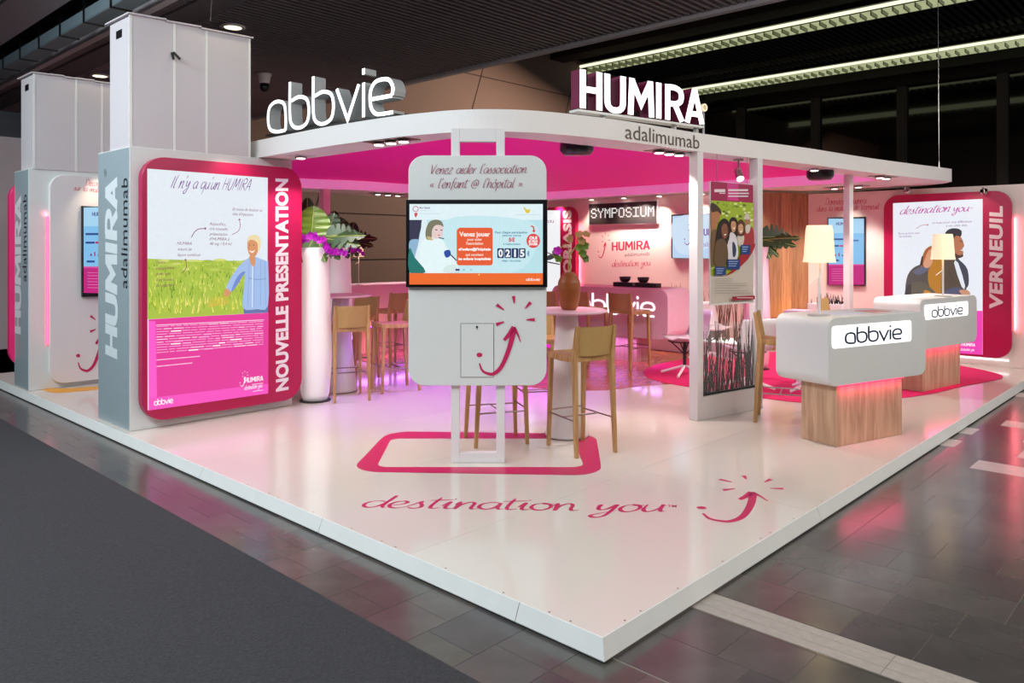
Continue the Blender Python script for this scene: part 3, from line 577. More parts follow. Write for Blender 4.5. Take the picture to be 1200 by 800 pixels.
# woman in blue shirt
SK = '#d9925f'
ar.poly([(313.3, 366), (285, 367.5), (284, 352), (300, 350), (313.2, 352)], '#5870a8')
ar.poly([(289, 303), (296, 300), (304, 303), (312, 306), (313.4, 309), (313.2, 358), (300, 362), (284, 361), (285, 338), (286, 322), (283, 318), (277, 333), (269, 342), (264, 338), (270, 325), (279, 312)], '#9fbde9', 3)
ar.poly([(287, 318), (283, 324), (277, 334), (270, 342), (275, 328), (281, 320)], '#6c86d2', 3)
for x0, x1 in ((291, 289), (297, 296), (304, 304), (309, 310)): ar.poly([(x0, 306), (x0+.7, 306), (x1+.6, 358), (x1, 358)], '#86a4d8')
ar.poly([(290, 325), (300, 327), (311, 326), (311, 327), (300, 328), (290, 326.3)], '#7c9ad2'); ar.poly([(294.5, 303), (295.6, 303), (295.3, 360), (294.2, 360)], '#dfe9f8')
ar.poly([(264, 338), (269, 342), (266, 347), (261, 346)], SK, 3); ar.poly([(291, 300), (298, 302), (297, 312), (293, 309)], SK, 3)
ar.poly([(289.5, 279), (296, 276), (301.5, 280), (302, 290), (299, 299), (294, 301), (290, 296), (288.8, 288)], SK, 4)
ar.poly([(288.8, 284), (290, 277.5), (295.5, 275.3), (301.5, 276.5), (304.5, 283), (303.5, 291), (301, 294), (300.5, 285), (295, 281), (291, 281.5)], '#ecd9a6', 4)
ar.ell(291.3, 287, .9, .5, '#5a3320', 8); ar.ell(296, 287.3, .9, .5, '#5a3320', 8); ar.poly([(290.6, 293.5), (294.5, 294.2), (297.5, 292.8), (294.5, 296.3)], '#fff4ee', 3); ar.poly([(289.8, 288.5), (289, 291.5), (290.3, 291.8)], '#b9683f')
ar.poly([(172.9, 374), (240, 370), (313.3, 366), (313, 460.5), (173, 480.5)], '#e62c98')
ar.poly([(172.9, 376), (181, 376), (183, 478), (173, 480)], '#ff55cc', 0); ar.poly([(173, 466), (313, 449), (313, 460.5), (173, 480.5)], '#f94bbf')
rows = [(182+0, 382+i*3.05-0, 307, 376+i*2.65) for i in range(11)]
ar.hold = 1
for i, (x0, y0, x1, y1) in enumerate(rows):
    x = x0
    while x < x1:
        L = R.uniform(5, 16); xe = min(x1, x+L); f0 = (x-x0)/(x1-x0); f1 = (xe-x0)/(x1-x0)
        ar.lines([(x, y0+(y1-y0)*f0, xe, y0+(y1-y0)*f1)], 1.2 if R.random() < .12 else .7, '#ffb9e2' if R.random() < .85 else '#ffffff'); x = xe+R.uniform(.5, 2)
ar.hold = 0; ar.k += 1
ar.lines([(181.5, 380.2, 308, 374), (182, 421, 233, 416.5), (182, 428.5, 224, 424.3)], .9, '#ffd0ec')
ar.put(hand("Il n'y a qu'un HUMIRA", 1.6, .4, .3), (197.5, 220.2), (291, 223.8), (199, 211.5), '#7a2f90')
for tx, x0, y0, x1, y1 in (('Et moins de douleur au', 271, 246.6, 306, 248), ("site d'injection", 271, 252, 295, 253.2), ("Aujourd'hui,", 244, 263.5, 263, 264.5), ('une nouvelle', 244, 269.3, 265, 270), ('présentation', 244, 275.5, 265, 276.2), ("d'HUMIRA à", 244, 281.3, 267, 281.8), ('40 mg / 0,4 ml', 244, 287, 270, 287.3),
        ('HUMIRA', 206, 286.5, 223, 287), ('assure de', 206.5, 293.2, 223, 293.6), ('façon continue', 206.5, 300, 233, 300), ('Notre', 181.5, 308.8, 192, 308.6), ('engagement', 181, 315.6, 203, 315.2), ('pour agir', 181, 322.3, 198, 321.8), ('à procurer', 181, 329, 202, 328.5), ('du patient', 181, 335.8, 203, 335)):
    ar.put(typed(tx, 0, .3), (x0, y0), (x1, y1), (x0, y0-3.4), '#7d3558')
def arrow(ar, pts, w, col, hw=2.2):
    v, f = ribbon(pts, w, 0, False); q = ar.P; ar.raw([ar.P(*p) for p in v], f, col)
    a, b = Vector(pts[-1]), Vector(pts[-2]); d = (a-b).normalized(); n = Vector((-d.y, d.x)); ar.poly([tuple(a+d*hw), tuple(a+n*hw*.8), tuple(a-n*hw*.8)], col)
arrow(ar, [(222.5, 278), (226, 272), (231, 268.4), (238, 267.8)], .9, '#7d3558'); arrow(ar, [(270, 274.8), (277, 271), (279.5, 265), (278.6, 258)], .7, '#9a5c78'); arrow(ar, [(211, 320), (215.5, 315), (216.8, 309), (215.6, 305)], .8, '#7d3558')
g = emblem(); ar.put((g[0], g[1], 1), (281.5, 443.5), (286, 443), (281.2, 438), '#ffffff'); ar.put(caps('HUMIRA'), (284.5, 448), (306, 445.2), (284.4, 442.2), '#ffffff'); ar.lines([(293, 449.5, 306, 447.8), (294, 460-2.5, 306, 456)], .8, '#ffd5ee')
ar.put(hand('destination you', 2), (284, 456.3), (305, 453), (284, 453.2), '#ffffff'); ar.put(logo(2.2), (178.6, 474.2), (200.5, 471), (178.4, 469.8), '#ffffff'); ar.build('backlit_poster', M['lit'], lb)
ar = Art(P, (0, -1, 0), .0012); ar.put(typed('NOUVELLE PRESENTATION', .045, 0, 1.02), (337.3, 456.5), (336.8, 209.5), (324, 459), '#f4eef0'); ar.build('frame_lettering', M['print'], lb)
def side_letters(par, X, px, sc_, faint):       # reads upwards; px = measured corners
    y0, y1 = ((5.13, 5.87) if par == pl else (7.94, 8.47)); WB(par).box(X-.001, X+.002, y0, y1, .01, 2.47).build('side_panel', M['sidegrey'], par); X -= .002
    ar = Art(lambda x, y: at_x(x, y, X), (-1, 0, 0), .0012)
    ar.put(caps('HUMIRA', 3.4), px[0], px[1], px[2], '#e3ebed'); ar.put(typed('adalimumab', .0, 0, 1.0), px[3], px[4], px[5], '#2e3136')
    if len(px) > 6: ar.put(typed('®'), px[6], px[7], px[8], '#7e8a8c')
    return ar.build('side_lettering', M['print'], par)
side_letters(pl, .049, [(137.5, 420), (137.5, 211.5), (123.5, 413.5), (149.2, 338.5), (149.6, 208.5), (142.0, 337)]+[(124.7, 207.5), (124.7, 198), (122, 206.8)], 1, 0)
def tower(x0, x1, y0, y1, z0, z1, seams, lb, vent):
    t = root('fabric_tower', ((x0+x1)/2, (y0+y1)/2, z0), 0, lb, 'fabric tower')
    WB(t).box(x0+.015, x1-.015, y0+.015, y1-.015, z0, z1-.01).build('core', M['white'], t)
    e_ = [x0]+seams+[x1]
    for a, b in zip(e_, e_[1:]): WB(t).box(a+.012, b-.012, y0, y0+.012, z0, z1).build('fabric_panel', M['fabric'], t)
    WB(t).box(x0, x0+.012, y0+.012, y1-.012, z0, z1).build('fabric_panel', M['fabric'], t)
    for a in e_: WB(t).box(a-.011, a+.011, y0-.004, y0+.01, z0, z1-.005).build('edge_pole', M['edge'], t)
    rn = random.Random(2); b = WB(t)
    for (a, c) in ((x0-.03, x0+.3), (x0+.3, x0+.62), (x0+.62, x1+.03)):
        b.add([(a, y0-.03, z1+.0), (c, y0-.03, z1+.012), (c, y1+.02, z1+.02), (a, y1+.03, z1+.005), (a, y0-.03, z1-.012), (c, y0-.03, z1), (c, y1+.02, z1+.008), (a, y1+.03, z1-.007)], [(0, 1, 2, 3), (7, 6, 5, 4), (0, 4, 5, 1), (1, 5, 6, 2), (2, 6, 7, 3), (3, 7, 4, 0)])
    b.build('top_flap', M['fabric'], t)
    WB(t).box(x0-.004, x0, y0+.25*(y1-y0)+.07, y0+.25*(y1-y0)+.2, z1-.17, z1-.10).build('vent_slot', M['black'], t); return t
t = tower(.06, 1.17, 5.13, 5.62, 2.482, 3.64, [.44, .74], 'nearer tall white fabric tower standing on the pillar with the field poster', 1)
k = WB(t); k.tube((.42, 5.1, 3.36), (.46, 5.06, 3.3), .012, n=8).tube((.42, 5.1, 3.3), (.42, 5.13, 3.36), .012, n=8); k.build('clamp', M['dark'], t)
p2 = root('display_pillar', (.8, 8.2, 0), 0, 'farther white pillar wall with portrait screen and red lit side gap', 'display wall')
WB(p2).box(.02, 1.9, 7.93, 8.48, 0, 2.48).build('wall_body', M['panel'], p2, bevel=.004)
rim(p2, rrect(.215, 1.75, .05, 2.43, .16), 0, .06, (0, 7.93, 0), (1, 0, 0), (0, 0, 1), (0, -1, 0), 'rounded_panel', M['white'])
WB(p2).box(.19, .21, 7.905, 7.925, .5, 1.95).build('red_light_strip', M['pinkled'], p2)
tower(.07, 1.24, 7.92, 8.42, 2.482, 3.56, [.5, .78], 'farther tall white fabric tower behind the nearer one', 1)
side_letters(p2, .019, [(24.4, 391), (24.8, 232), (17.6, 389.5), (31.0, 330), (31.4, 227.5), (26.4, 330)], 1, 0)
P = lambda x, y: at_y(x, y, 7.868)
ar = Art(P, (0, -1, 0), .001); ar.put(hand('Découvrez', 1.6), (100, 217.5), (128, 219.5), (100, 213), '#d4305a'); ar.put(hand('sur la maladie de', 1.6), (86, 223), (134, 227.5), (86, 219), '#d4305a')
g = emblem(); ar.put((g[0], g[1], 1), (103.5, 400), (124, 400), (103.5, 377), '#c4245c'); ar.build('panel_print', M['print'], p2)
def portrait_screen(name, f, n, q, lbl, draw):
    (x0, y0), (x1, y1) = q; O = f(x0, y0); E1 = f(x1, y1); t = root(name, (O+E1)/2, 0, lbl, 'screen')
    n = Vector(n); m = WB(t); xs = sorted((O.x, E1.x)); ys_ = sorted((O.y, E1.y)); zs = sorted((O.z, E1.z)); d = n*-.05
    xs = [min(xs[0], xs[0]+d.x), max(xs[1], xs[1]+d.x)]; ys_ = [min(ys_[0], ys_[0]+d.y), max(ys_[1], ys_[1]+d.y)]
    m.box(xs[0], xs[1], ys_[0], ys_[1], zs[0], zs[1]); m.build('screen_body', M['black'], t, bevel=.004)
    ar = Art(f, n, .0008); draw(ar); ar.build('screen_picture', M['scr'], t); return t
def info_pic(ar, x0, y0, x1, y1, sk):           # chart page of the portrait screens, slightly skewed with perspective
    def R_(a, b, c, d, col): 
        X = lambda u: x0+(x1-x0)*u; Y = lambda u, v: y0+(y1-y0)*v+sk*(u)*(v-.5)
        ar.poly([(X(a), Y(a, b)), (X(c), Y(c, b)), (X(c), Y(c, d)), (X(a), Y(a, d))], col)
    R_(0, 0, 1, .7, '#7fc1ee'); R_(0, 0, 1, .22, '#a6d6f3'); R_(0, .7, 1, 1, '#c4107c'); R_(0, .69, 1, .71, '#d94a9a')
    for a, b, c, col in ((.05, .3, .45, '#22488f'), (.05, .4, .3, '#22488f'), (.32, .4, .5, '#b02a6a'), (.55, .32, .85, '#4a74b8'), (.08, .62, .3, '#22488f')): R_(a, b, c, b+.025, col)
    for i, h in enumerate((.03, .05, .02, .09, .06)): R_(.18+.1*i, .57-h, .22+.1*i, .57, '#c4245c' if i % 2 else '#6a2a80')
    for i in range(6): R_(.1, .76+.035*i, .5+.06*(i % 3), .765+.035*i, '#e88cc0')
    X = lambda u: x0+(x1-x0)*u; ar.put(caps('HUMIRA'), (X(.22), y0+(y1-y0)*.1), (X(.62), y0+(y1-y0)*.1), (X(.22), y0+(y1-y0)*.055), '#3b2a86')
P = lambda x, y: at_y(x, y, 7.82)
portrait_screen('portrait_screen', P, (0, -1, 0), ((96.5, 241), (143, 346)), 'portrait wall screen on the farther left pillar, partly hidden', lambda ar: info_pic(ar, 98, 243, 141, 343, 2))
ye = [(44, 455.5), (60, 452.6), (90, 451), (120, 452.5), (124, 456), (100, 457.5), (60, 461), (48, 459.5)]
ar = Art(F, (0, 0, 1)); ar.poly([(46, 453.5), (75, 455), (118, 452.5), (118, 456), (80, 459.6), (58, 459.5)], '#e8a126', 3); ar.build('amber_floor_line', M['print'], pf)
t3 = root('fabric_tower', at_d(20, 300, 13.5)+Vector((0, 0, -1.6)), 0, 'distant pale blue fabric tower at the left picture edge', 'fabric tower')
MB().box(-.55, 1.2, -.5, .9, 0, 3.6).build('fabric_panel', M['fabric'], t3); MB().box(-.56, -.53, -.53, -.5, 0, 3.6).build('edge_pole', M['edge'], t3)
nb = root('poster_lightbox', (.9, 8.6, .2), 0, 'crimson lightbox edge on the rear side of the farther pillar', 'lightbox'); rim(nb, rrect(-.03, 1.5, .2, 2.38, .2), 0, .09, (0, 8.57, 0), (1, 0, 0), (0, 0, 1), (0, -1, 0), 'frame', M['magside'])

# ------------------------------------------------------------------ rear walls
MB().box(8.70, 8.82, 3.56, 9.4, .0015, 2.48).build('wall_symposium', mat('rose_wall_paint', '#f2dcd3', .55, noise=.02), kind='structure')
MB().box(9.50, 9.62, -1.6, 3.05, .0015, 2.44).build('wall_right', mat('wall_paint_pale', '#eadcd5', .5, noise=.02), kind='structure')
wp0, wp1 = Vector((8.70, 3.56, 0)), Vector((9.50, 3.05, 0)); wd_ = (wp1-wp0).normalized(); wn_ = Vector((-wd_.y, wd_.x, 0)); wl_ = (wp1-wp0).length
ww = MB().prism([(0, .0015), (wl_, .0015), (wl_, 2.46), (0, 2.46)], wp0+wn_*.02, wd_, (0, 0, 1), wn_*.1).build('wall_wood', M['oak'], kind='structure')
for i in range(7):
    k = wl_/7; MB().prism([(i*k+.001, .0015), (i*k+k-.001, .0015), (i*k+k-.001, 2.45), (i*k+.001, 2.45)], wp0, wd_, (0, 0, 1), wn_*.02).build('plank', M['plankwall'], ww)
X1 = 8.7; P = lambda x, y: at_x(x, y, X1-.03)
t = root('matrix_sign', at_x(731, 251, X1), 0, 'dark dot matrix sign reading SYMPOSIUM on the rose wall', 'sign')
O = at_x(691.5, 238.4, X1); E1 = at_x(772.4, 262, X1); WB(t).box(X1-.045, X1, E1.y, O.y, E1.z, O.z).build('sign_case', M['white'], t, bevel=.003)
WB(t).box(X1-.05, X1-.044, E1.y+.015, O.y-.015, E1.z+.015, O.z-.015).build('sign_face', mat('matrix_face', '#2e2726', .4), t)
BM = {'S': '01110 10001 10000 01110 00001 10001 01110', 'Y': '10001 10001 01010 00100 00100 00100 00100', 'M': '10001 11011 10101 10101 10001 10001 10001', 'P': '11110 10001 10001 11110 10000 10000 10000', 'O': '01110 10001 10001 10001 10001 10001 01110', 'I': '11111 00100 00100 00100 00100 00100 11111', 'U': '10001 10001 10001 10001 10001 10001 01110'}
ar = Art(lambda x, y: Vector((X1-.05, O.y-.06-(O.y-E1.y-.13)*x, E1.z+.125+.175*y)), (-1, 0, 0), .002)
for k, ch in enumerate('SYMPOSIUM'):
    vs = []; fs = []
    for r_, row in enumerate(BM[ch].split()):
        for c_, v in enumerate(row):
            if v == '1':
                x = (k*6+c_)/53; y = (6-r_)/7; b0 = len(vs); vs += [ar.P(x, y), ar.P(x+1.12/53, y), ar.P(x+1.12/53, y+.92/7), ar.P(x, y+.92/7)]; fs.append((b0, b0+1, b0+2, b0+3))
    aq = Art(ar.P, (-1, 0, 0)); aq.raw(vs, fs, '#e9e6e2'); aq.build('matrix_letter', M['scr'], t)
wall = bpy.data.objects['wall_symposium']; ar = Art(lambda x, y: at_x(x, y, X1-.002), (-1, 0, 0), .001)
g = emblem(); ar.put((g[0], g[1], 1), (704.5, 288), (710.6, 287.9), (704.5, 278.8), '#c8244e'); ar.put(caps('HUMIRA', 2.7), (717, 293.8), (761, 292), (717, 283.6), '#c8244e')
ar.put(typed('adalimumab'), (732, 300.5), (761, 299.2), (732, 296.4), '#8a4a58'); ar.put(hand('destination you', 1.7), (717, 312.6), (762, 311.2), (717, 308.2), '#d2305c'); ar.build('wall_lettering', M['print'], wall)
# landscape wall screen
t = root('wall_screen', at_x(814, 278, X1), 0, 'pale blue landscape screen on the rose wall, partly behind the first post', 'screen')
O = at_x(786.6, 251.6, X1-.05); E1 = at_x(852, 303, X1-.05); WB(t).box(X1-.05, X1, E1.y, O.y, E1.z, O.z).build('screen_body', M['black'], t, bevel=.003)
P = lambda x, y: at_x(x, y, X1-.051); ar = Art(P, (-1, 0, 0), .001); ar.poly([(788, 253), (851, 250.6), (851, 303), (788, 302)], '#bcd9f5')
ar.poly([(790, 256), (845, 254), (830, 290), (795, 296)], '#cfe4f8', 4)
g = emblem(); ar.put((g[0], g[1], 1), (806, 274), (812.5, 273.9), (806, 265.5), '#7b3aa0'); ar.put(caps('HUMIRA', 2.7), (819.5, 276), (848, 275), (819.5, 268.2), '#6b2f98'); ar.put(hand('destination', 1.8), (819, 289), (846, 288), (819, 285.6), '#8d62b8'); ar.build('screen_picture', M['scr'], t)
# psoriasis lightbox
lb2 = root('poster_lightbox', (8.65, 7.8, 1.2), 0, 'crimson lightbox with PSORIASIS lettering at the far left of the rose wall', 'lightbox')
rim(lb2, rrect(-8.75, -7.02, .2, 2.36, .17), 0, .08, (X1, 0, 0), (0, -1, 0), (0, 0, 1), (-1, 0, 0), 'frame', M['mag'])
P = lambda x, y: at_x(x, y, X1-.082); ar = Art(P, (-1, 0, 0), .001)
ar.poly([(612, 246), (656.5, 246.5), (656.5, 344), (612, 344)], '#f1f2f5'); ar.poly([(641, 300), (648, 297), (654, 293), (650, 302), (641, 305)], '#3a3c42', 2); ar.poly([(641, 306), (656, 309), (656, 310.3), (641, 307.4)], '#2c2c34'); ar.poly([(641, 295), (656, 301), (656, 302), (641, 296.4)], '#5c5e66')
ar.poly([(612, 344), (656.5, 344), (656.5, 374), (612, 374)], '#fb2cd8'); ar.put(hand('you', 1.8), (638, 261), (649, 261), (638, 258), '#9a4c86'); ar.build('backlit_poster', M['lit'], lb2)
ar = Art(P, (-1, 0, 0), .002); ar.put(typed('PSORIASIS', .05, 0, 1.05), (669.5, 341), (669.2, 246), (660.5, 340.7), '#f2e6ea'); ar.build('frame_lettering', M['print'], lb2)
# verneuil lightbox on the right wall
XW = 9.50; lb3 = root('poster_lightbox', (9.45, .95, .2), 0, 'crimson lightbox with backlit couple poster and VERNEUIL lettering on the right wall', 'lightbox')
rim(lb3, rrect(-1.90, -.30, .12, 2.36, .2), .04, .09, (XW, 0, 0), (0, -1, 0), (0, 0, 1), (-1, 0, 0), 'frame', M['mag'])
WB(lb3).box(XW-.03, XW-.004, .325, .345, .5, 2.0).build('red_light_strip', M['hotled'], lb3); WB(lb3).box(XW-.04, XW-.002, .6, 1.6, .4, 2.1).build('mounting_board', M['white'], lb3)
WB(lb3).box(XW-.03, XW-.002, .35, 1.8, .085, .10).build('white_light_strip', M['glow'], lb3)
P = lambda x, y: at_x(x, y, XW-.092); ar = Art(P, (-1, 0, 0), .0008)
ar.poly([(1046.5, 238), (1151.5, 233), (1151.5, 415.5), (1046.5, 409)], '#e9eef6')
# seated man
ar.poly([(1107, 360), (1094, 330), (1092, 305), (1098, 303), (1118, 301), (1124, 304), (1132, 316), (1133, 336), (1130, 352), (1137, 360)], '#4f4639', 3)
ar.poly([(1120, 304), (1126, 306), (1134, 316), (1135, 334), (1129, 336), (1124, 318)], '#3a4350', 3); ar.poly([(1118, 308), (1123, 308), (1131, 335), (1127, 336)], '#e3e9f2', 2)
ar.poly([(1103, 345), (1120, 336), (1134, 344), (1138, 358), (1105, 358)], '#49526f', 3); ar.poly([(1124, 340), (1134, 340), (1137, 345), (1129, 346)], '#c89070', 3)
ar.poly([(1116, 279), (1121, 274), (1127, 279), (1130, 288), (1128, 291), (1129, 296), (1127, 300), (1120, 302), (1114, 303), (1113, 288)], '#b5714f', 3)
ar.poly([(1107, 276), (1110, 270), (1116, 267.5), (1123, 268), (1127, 271), (1126, 277), (1121, 276), (1118, 280), (1117, 290), (1113, 294), (1109, 285)], '#262c36', 4)
ar.poly([(1118, 296), (1124, 299), (1128.5, 298), (1128, 301), (1120, 303), (1116, 300)], '#4a3028', 3); ar.poly([(1125, 282), (1128.5, 282.4), (1128.2, 283.2), (1125, 283)], '#2a1c18'); ar.poly([(1125, 293), (1129, 292), (1128.3, 294)], '#f7ece6')
ar.poly([(1095, 320), (1102, 318), (1106, 336), (1100, 345)], '#5d5140', 2); ar.lines([(1096, 325, 1106, 330), (1098, 340, 1110, 346), (1112, 318, 1118, 330)], .8, '#2e2b28')
# woman leaning on him
ar.poly([(1061, 340), (1064, 322), (1073, 312), (1087, 308), (1092, 304), (1103, 304), (1104, 320), (1103, 348), (1106, 357), (1064, 356)], '#4d4c48', 3)
ar.poly([(1089, 312), (1096, 304), (1104, 302), (1103, 330), (1102, 347), (1094, 344), (1088, 330)], '#b77a1d', 3); ar.poly([(1066, 335), (1080, 330), (1094, 340), (1102, 350), (1098, 356), (1072, 354)], '#5b574a', 3)
ar.poly([(1083, 340), (1092, 343), (1096, 352), (1086, 353)], '#c68a22', 3); ar.poly([(1061, 344), (1063, 336), (1068, 333), (1067, 352)], '#37352f', 3); ar.poly([(1070, 318), (1082, 312), (1090, 314), (1078, 322)], '#5a627a', 3)
ar.poly([(1083, 297), (1087, 291), (1092, 290), (1095, 300), (1091, 311), (1086, 314), (1082, 310)], '#d89a78', 3); ar.poly([(1079, 311), (1082, 298), (1086, 291), (1093, 287.5), (1097, 290), (1096, 293), (1090, 292), (1086, 298), (1083, 306), (1081, 312)], '#a85d28', 3); ar.poly([(1078, 311), (1080.5, 300), (1082, 300), (1081.5, 311)], '#2f2420')
ar.poly([(1144.5, 364), (1151.5, 364), (1151.5, 415.5), (1046.5, 409), (1046.5, 366)], '#f03db4'); ar.poly([(1060, 374), (1140, 372), (1140, 392), (1060, 391)], '#f772c8'); ar.lines([(1060, 376+i*2.2, 1140, 374+i*2.2) for i in range(8)], .7, '#ffc3ea')
ar.put(hand('destination', 1.7), (1054, 251.5), (1112.5, 248), (1055.5, 246), '#c02a9c'); ar.put(hand('you', 1.8), (1116, 248.6), (1135, 247.6), (1116.6, 243.4), '#c02a9c'); ar.put(typed('TM'), (1137, 244.5), (1140, 244.4), (1137, 243), '#c02a9c')
for tx, x0, y0, x1, y1 in (('et aussi pour une différence', 1093, 262.2, 1139, 260.4), ('à vos côtés dans', 1109, 265.7, 1134, 264.7), ("Parce qu'avec vous", 1053, 274.8, 1078, 273.8), ('les avancées...', 1054, 278, 1070, 277.6)): ar.put(typed(tx, .0, .3), (x0, y0), (x1, y1), (x0, y0-2.4), '#8a4f9a')
arrow(ar, [(1074, 268), (1079, 264.6), (1084, 263.4), (1087, 263.4)], .6, '#c06080', 1.8)
g = emblem(); ar.put((g[0], g[1], 1), (1126, 400), (1129, 400), (1126, 397), '#ffffff'); ar.put(caps(), (1128, 405), (1143, 405.6), (1128, 401.5), '#ffffff'); ar.put(hand('destination you', 2), (1126, 410.5), (1142, 411), (1126, 408.5), '#ffffff'); ar.lines([(1147.5, 368, 1148.2, 406)], .5, '#ff9ee0')
ar.build('backlit_poster', M['lit'], lb3)
ar = Art(P, (-1, 0, 0), .002); ar.put(typed('VERNEUIL', .04, 0, 1.06), (1174.3, 363.5), (1174.3, 241.5), (1160, 361.5), '#efe3e4'); ar.build('frame_lettering', M['print'], lb3)
P = lambda x, y: at_x(x, y, XW-.052)
portrait_screen('portrait_screen', P, (-1, 0, 0), ((969.5, 255), (1013.7, 335)), 'portrait screen on the right wall behind the slim third post', lambda ar: info_pic(ar, 970.8, 256, 1012.5, 333.5, 0))
ar = Art(lambda x, y: at_x(x, y, XW-.002), (-1, 0, 0), .001); ar.put(hand("Données d'Humira", 1.5), (967, 240), (1015, 238), (967, 235.6), '#c4245c'); ar.put(hand('dans la maladie de Verneuil', 1.5), (957, 248), (1030, 245), (957, 243.8), '#c4245c'); ar.build('wall_lettering', M['print'], bpy.data.objects['wall_right'])
def clip_lamp(p, q, lb):
    t = root('arm_spotlight', p, 0, lb, 'spotlight'); p = Vector(p); q = Vector(q); MB().tube((9.498-p.x, 0, -.03 if p.z < 2.42 else -.02), (0, 0, 0), .008).tube((0, 0, 0), (q-p)*.7, .012).build('arm', M['chrome'], t)
    d = (q-p); MB().tube(d*.6, d, .045, .05, 14).build('lamp_head', M['chrome'], t); MB().tube(d, d*1.02, .046, n=14).build('lens', M['shade'], t)
clip_lamp((9.27, .60, 2.40), (9.33, .60, 2.34), 'small clip-on spotlight above the right end of the couple poster'); clip_lamp((9.28, 1.56, 2.45), (9.34, 1.56, 2.41), 'small clip-on spotlight above the left end of the couple poster')
for x, y, lb in ((4.20, 1.98, 'left one of two silver spotlights above the hanging poster'), (4.62, 1.75, 'right one of two silver spotlights above the hanging poster')):
    t = root('track_spotlight', (x, y, CB), 0, lb, 'spotlight'); MB().lathe([(.05, -.02), (.05, 0)], 16).build('base_disc', M['chrome'], t); MB().tube((0, 0, -.02), (0, 0, -.09), .01).box(-.035, .035, -.01, .01, -.14, -.09).build('bracket', M['chrome'], t)
    MB().tube((.02, .02, -.11), (-.02, -.03, -.2), .035, .042, 14).build('lamp_head', M['chrome'], t); MB().tube((-.02, -.03, -.2), (-.022, -.033, -.204), .036, n=14).build('lens', M['spotglow'], t)
# ------------------------------------------------------------------ kiosk
K = at_z(560, 541, 0); KS = 5.79/FPX; kz = lambda y: 1.6-(y-290)*KS; kx = lambda x: (x-560)*KS
kr = root('promotion_kiosk', K, YAW, 'light grey kiosk panel on a white frame with a horizontal screen, at the front', 'kiosk')
b = MB(); xl, xr = kx(529), kx(591.5); w_ = .063
b.box(xl, xl+w_, -.03, .03, 0, CB); b.box(xr-w_, xr, -.03, .03, 0, CB); b.box(xl+w_, xr-w_, -.03, .03, 0, .075); b.box(xl+w_, xr-w_, -.03, .03, CB-.10, CB); b.build('frame', M['white'], kr, bevel=.003)
MB().prism(rrect(kx(480), kx(640), kz(450), kz(183.5), .12), (0, -.03, 0), (1, 0, 0), (0, 0, 1), (0, -.035, 0)).build('panel', M['panel'], kr, bevel=.003)
hx0, hx1, hz0, hz1 = kx(541), kx(578.5), kz(440), kz(378.5)
h = MB().box(hx0, hx1, -.069, -.066, hz0, hz1).build('hatch_door', M['panel'], kr, bevel=.001); MB().tube((kx(559.5), -.069, kz(382)), (kx(559.5), -.072, kz(382)), .008).box(kx(559.5)-.003, kx(559.5)+.003, -.071, -.069, kz(382)-.018, kz(382)).build('key_lock', M['black'], h)
MB().box(hx0-.004, hx0, -.0665, -.065, hz0-.004, hz1+.004).box(hx1, hx1+.004, -.0665, -.065, hz0-.004, hz1+.004).box(hx0, hx1, -.0665, -.065, hz0-.004, hz0).box(hx0, hx1, -.0665, -.065, hz1, hz1+.004).build('hatch_gap', M['bar'], kr)
KP = lambda off: (lambda x, y: K+RT*kx(x)*1.0-FW*off+Vector((0, 0, kz(y))))
ar = Art(KP(.0705), -FW, .0008); ar.put(hand("Venez aider l'association", 1.25, .4), (504, 205), (616, 204), (504.6, 198.6), '#9a2a56'); ar.build('panel_lettering', M['print'], kr); ar = Art(KP(.0705), -FW); ar.put(hand("« l'enfant @ l'hôpital ».", 1.25, .4), (504, 221.5), (613, 220.8), (504.6, 215), '#9a2a56'); ar.build('panel_lettering', M['print'], kr); ar = Art(KP(.0705), -FW)
g = emblem(); ar.put((g[0], g[1], 1), (578.7, 393.7), (607.4, 393.7), (578.7, 365), '#c4245c'); ar.build('panel_emblem', M['print'], kr)
ks = root('kiosk_screen', K+Vector((0, 0, kz(286)))-FW*.1, YAW, 'black framed landscape screen with orange charity slide on the kiosk', 'screen')
sx0, sx1, sz0, sz1 = kx(477.8), kx(640.8), kz(335.8)-kz(286), kz(234.8)-kz(286)
MB().box(sx0, sx1, -.0, .034, sz0, sz1).build('screen_body', M['black'], ks, bevel=.004)
ar = Art(KP(.102), -FW, .0008); T = lambda x, y: (480+x/7.275, 230+y/7.275); 
def pp(pts, col, sm=0): ar.poly([T(*p) for p in pts], col, sm)
pp([(15, 72), (1131, 72), (1131, 745), (15, 745)], '#bfe6ee'); pp([(15, 72), (1131, 72), (1131, 205), (15, 205)], '#e4f6fb'); pp([(15, 205), (1131, 205), (1131, 650), (15, 650)], '#bce5ec'); pp([(300, 210), (1000, 210), (1080, 420), (900, 640), (420, 640)], '#c9ecf3', 5)
pp([(15, 205), (130, 205), (100, 320), (90, 380), (15, 400)], '#2f2f4c'); pp([(15, 385), (60, 365), (110, 380), (95, 430), (60, 520), (15, 470)], '#8fb6d4', 3)
pp([(120, 205), (160, 210), (170, 330), (150, 640), (60, 640), (55, 540), (85, 420), (110, 300)], '#e3f2f8', 3); pp([(110, 400), (190, 350), (280, 365), (320, 420), (400, 560), (410, 640), (110, 640), (100, 520)], '#e9fafc', 3)
pp([(15, 440), (60, 520), (150, 640), (15, 645)], '#17756e', 3); pp([(190, 240), (240, 225), (290, 250), (296, 300), (285, 345), (240, 362), (200, 350), (185, 300)], '#e9d0cc', 4)
pp([(155, 360), (150, 300), (175, 230), (225, 203), (280, 215), (300, 262), (270, 248), (230, 252), (205, 290), (200, 350), (180, 372)], '#7c7a62', 4); pp([(160, 345), (185, 345), (215, 372), (175, 372)], '#c9b27e', 3)
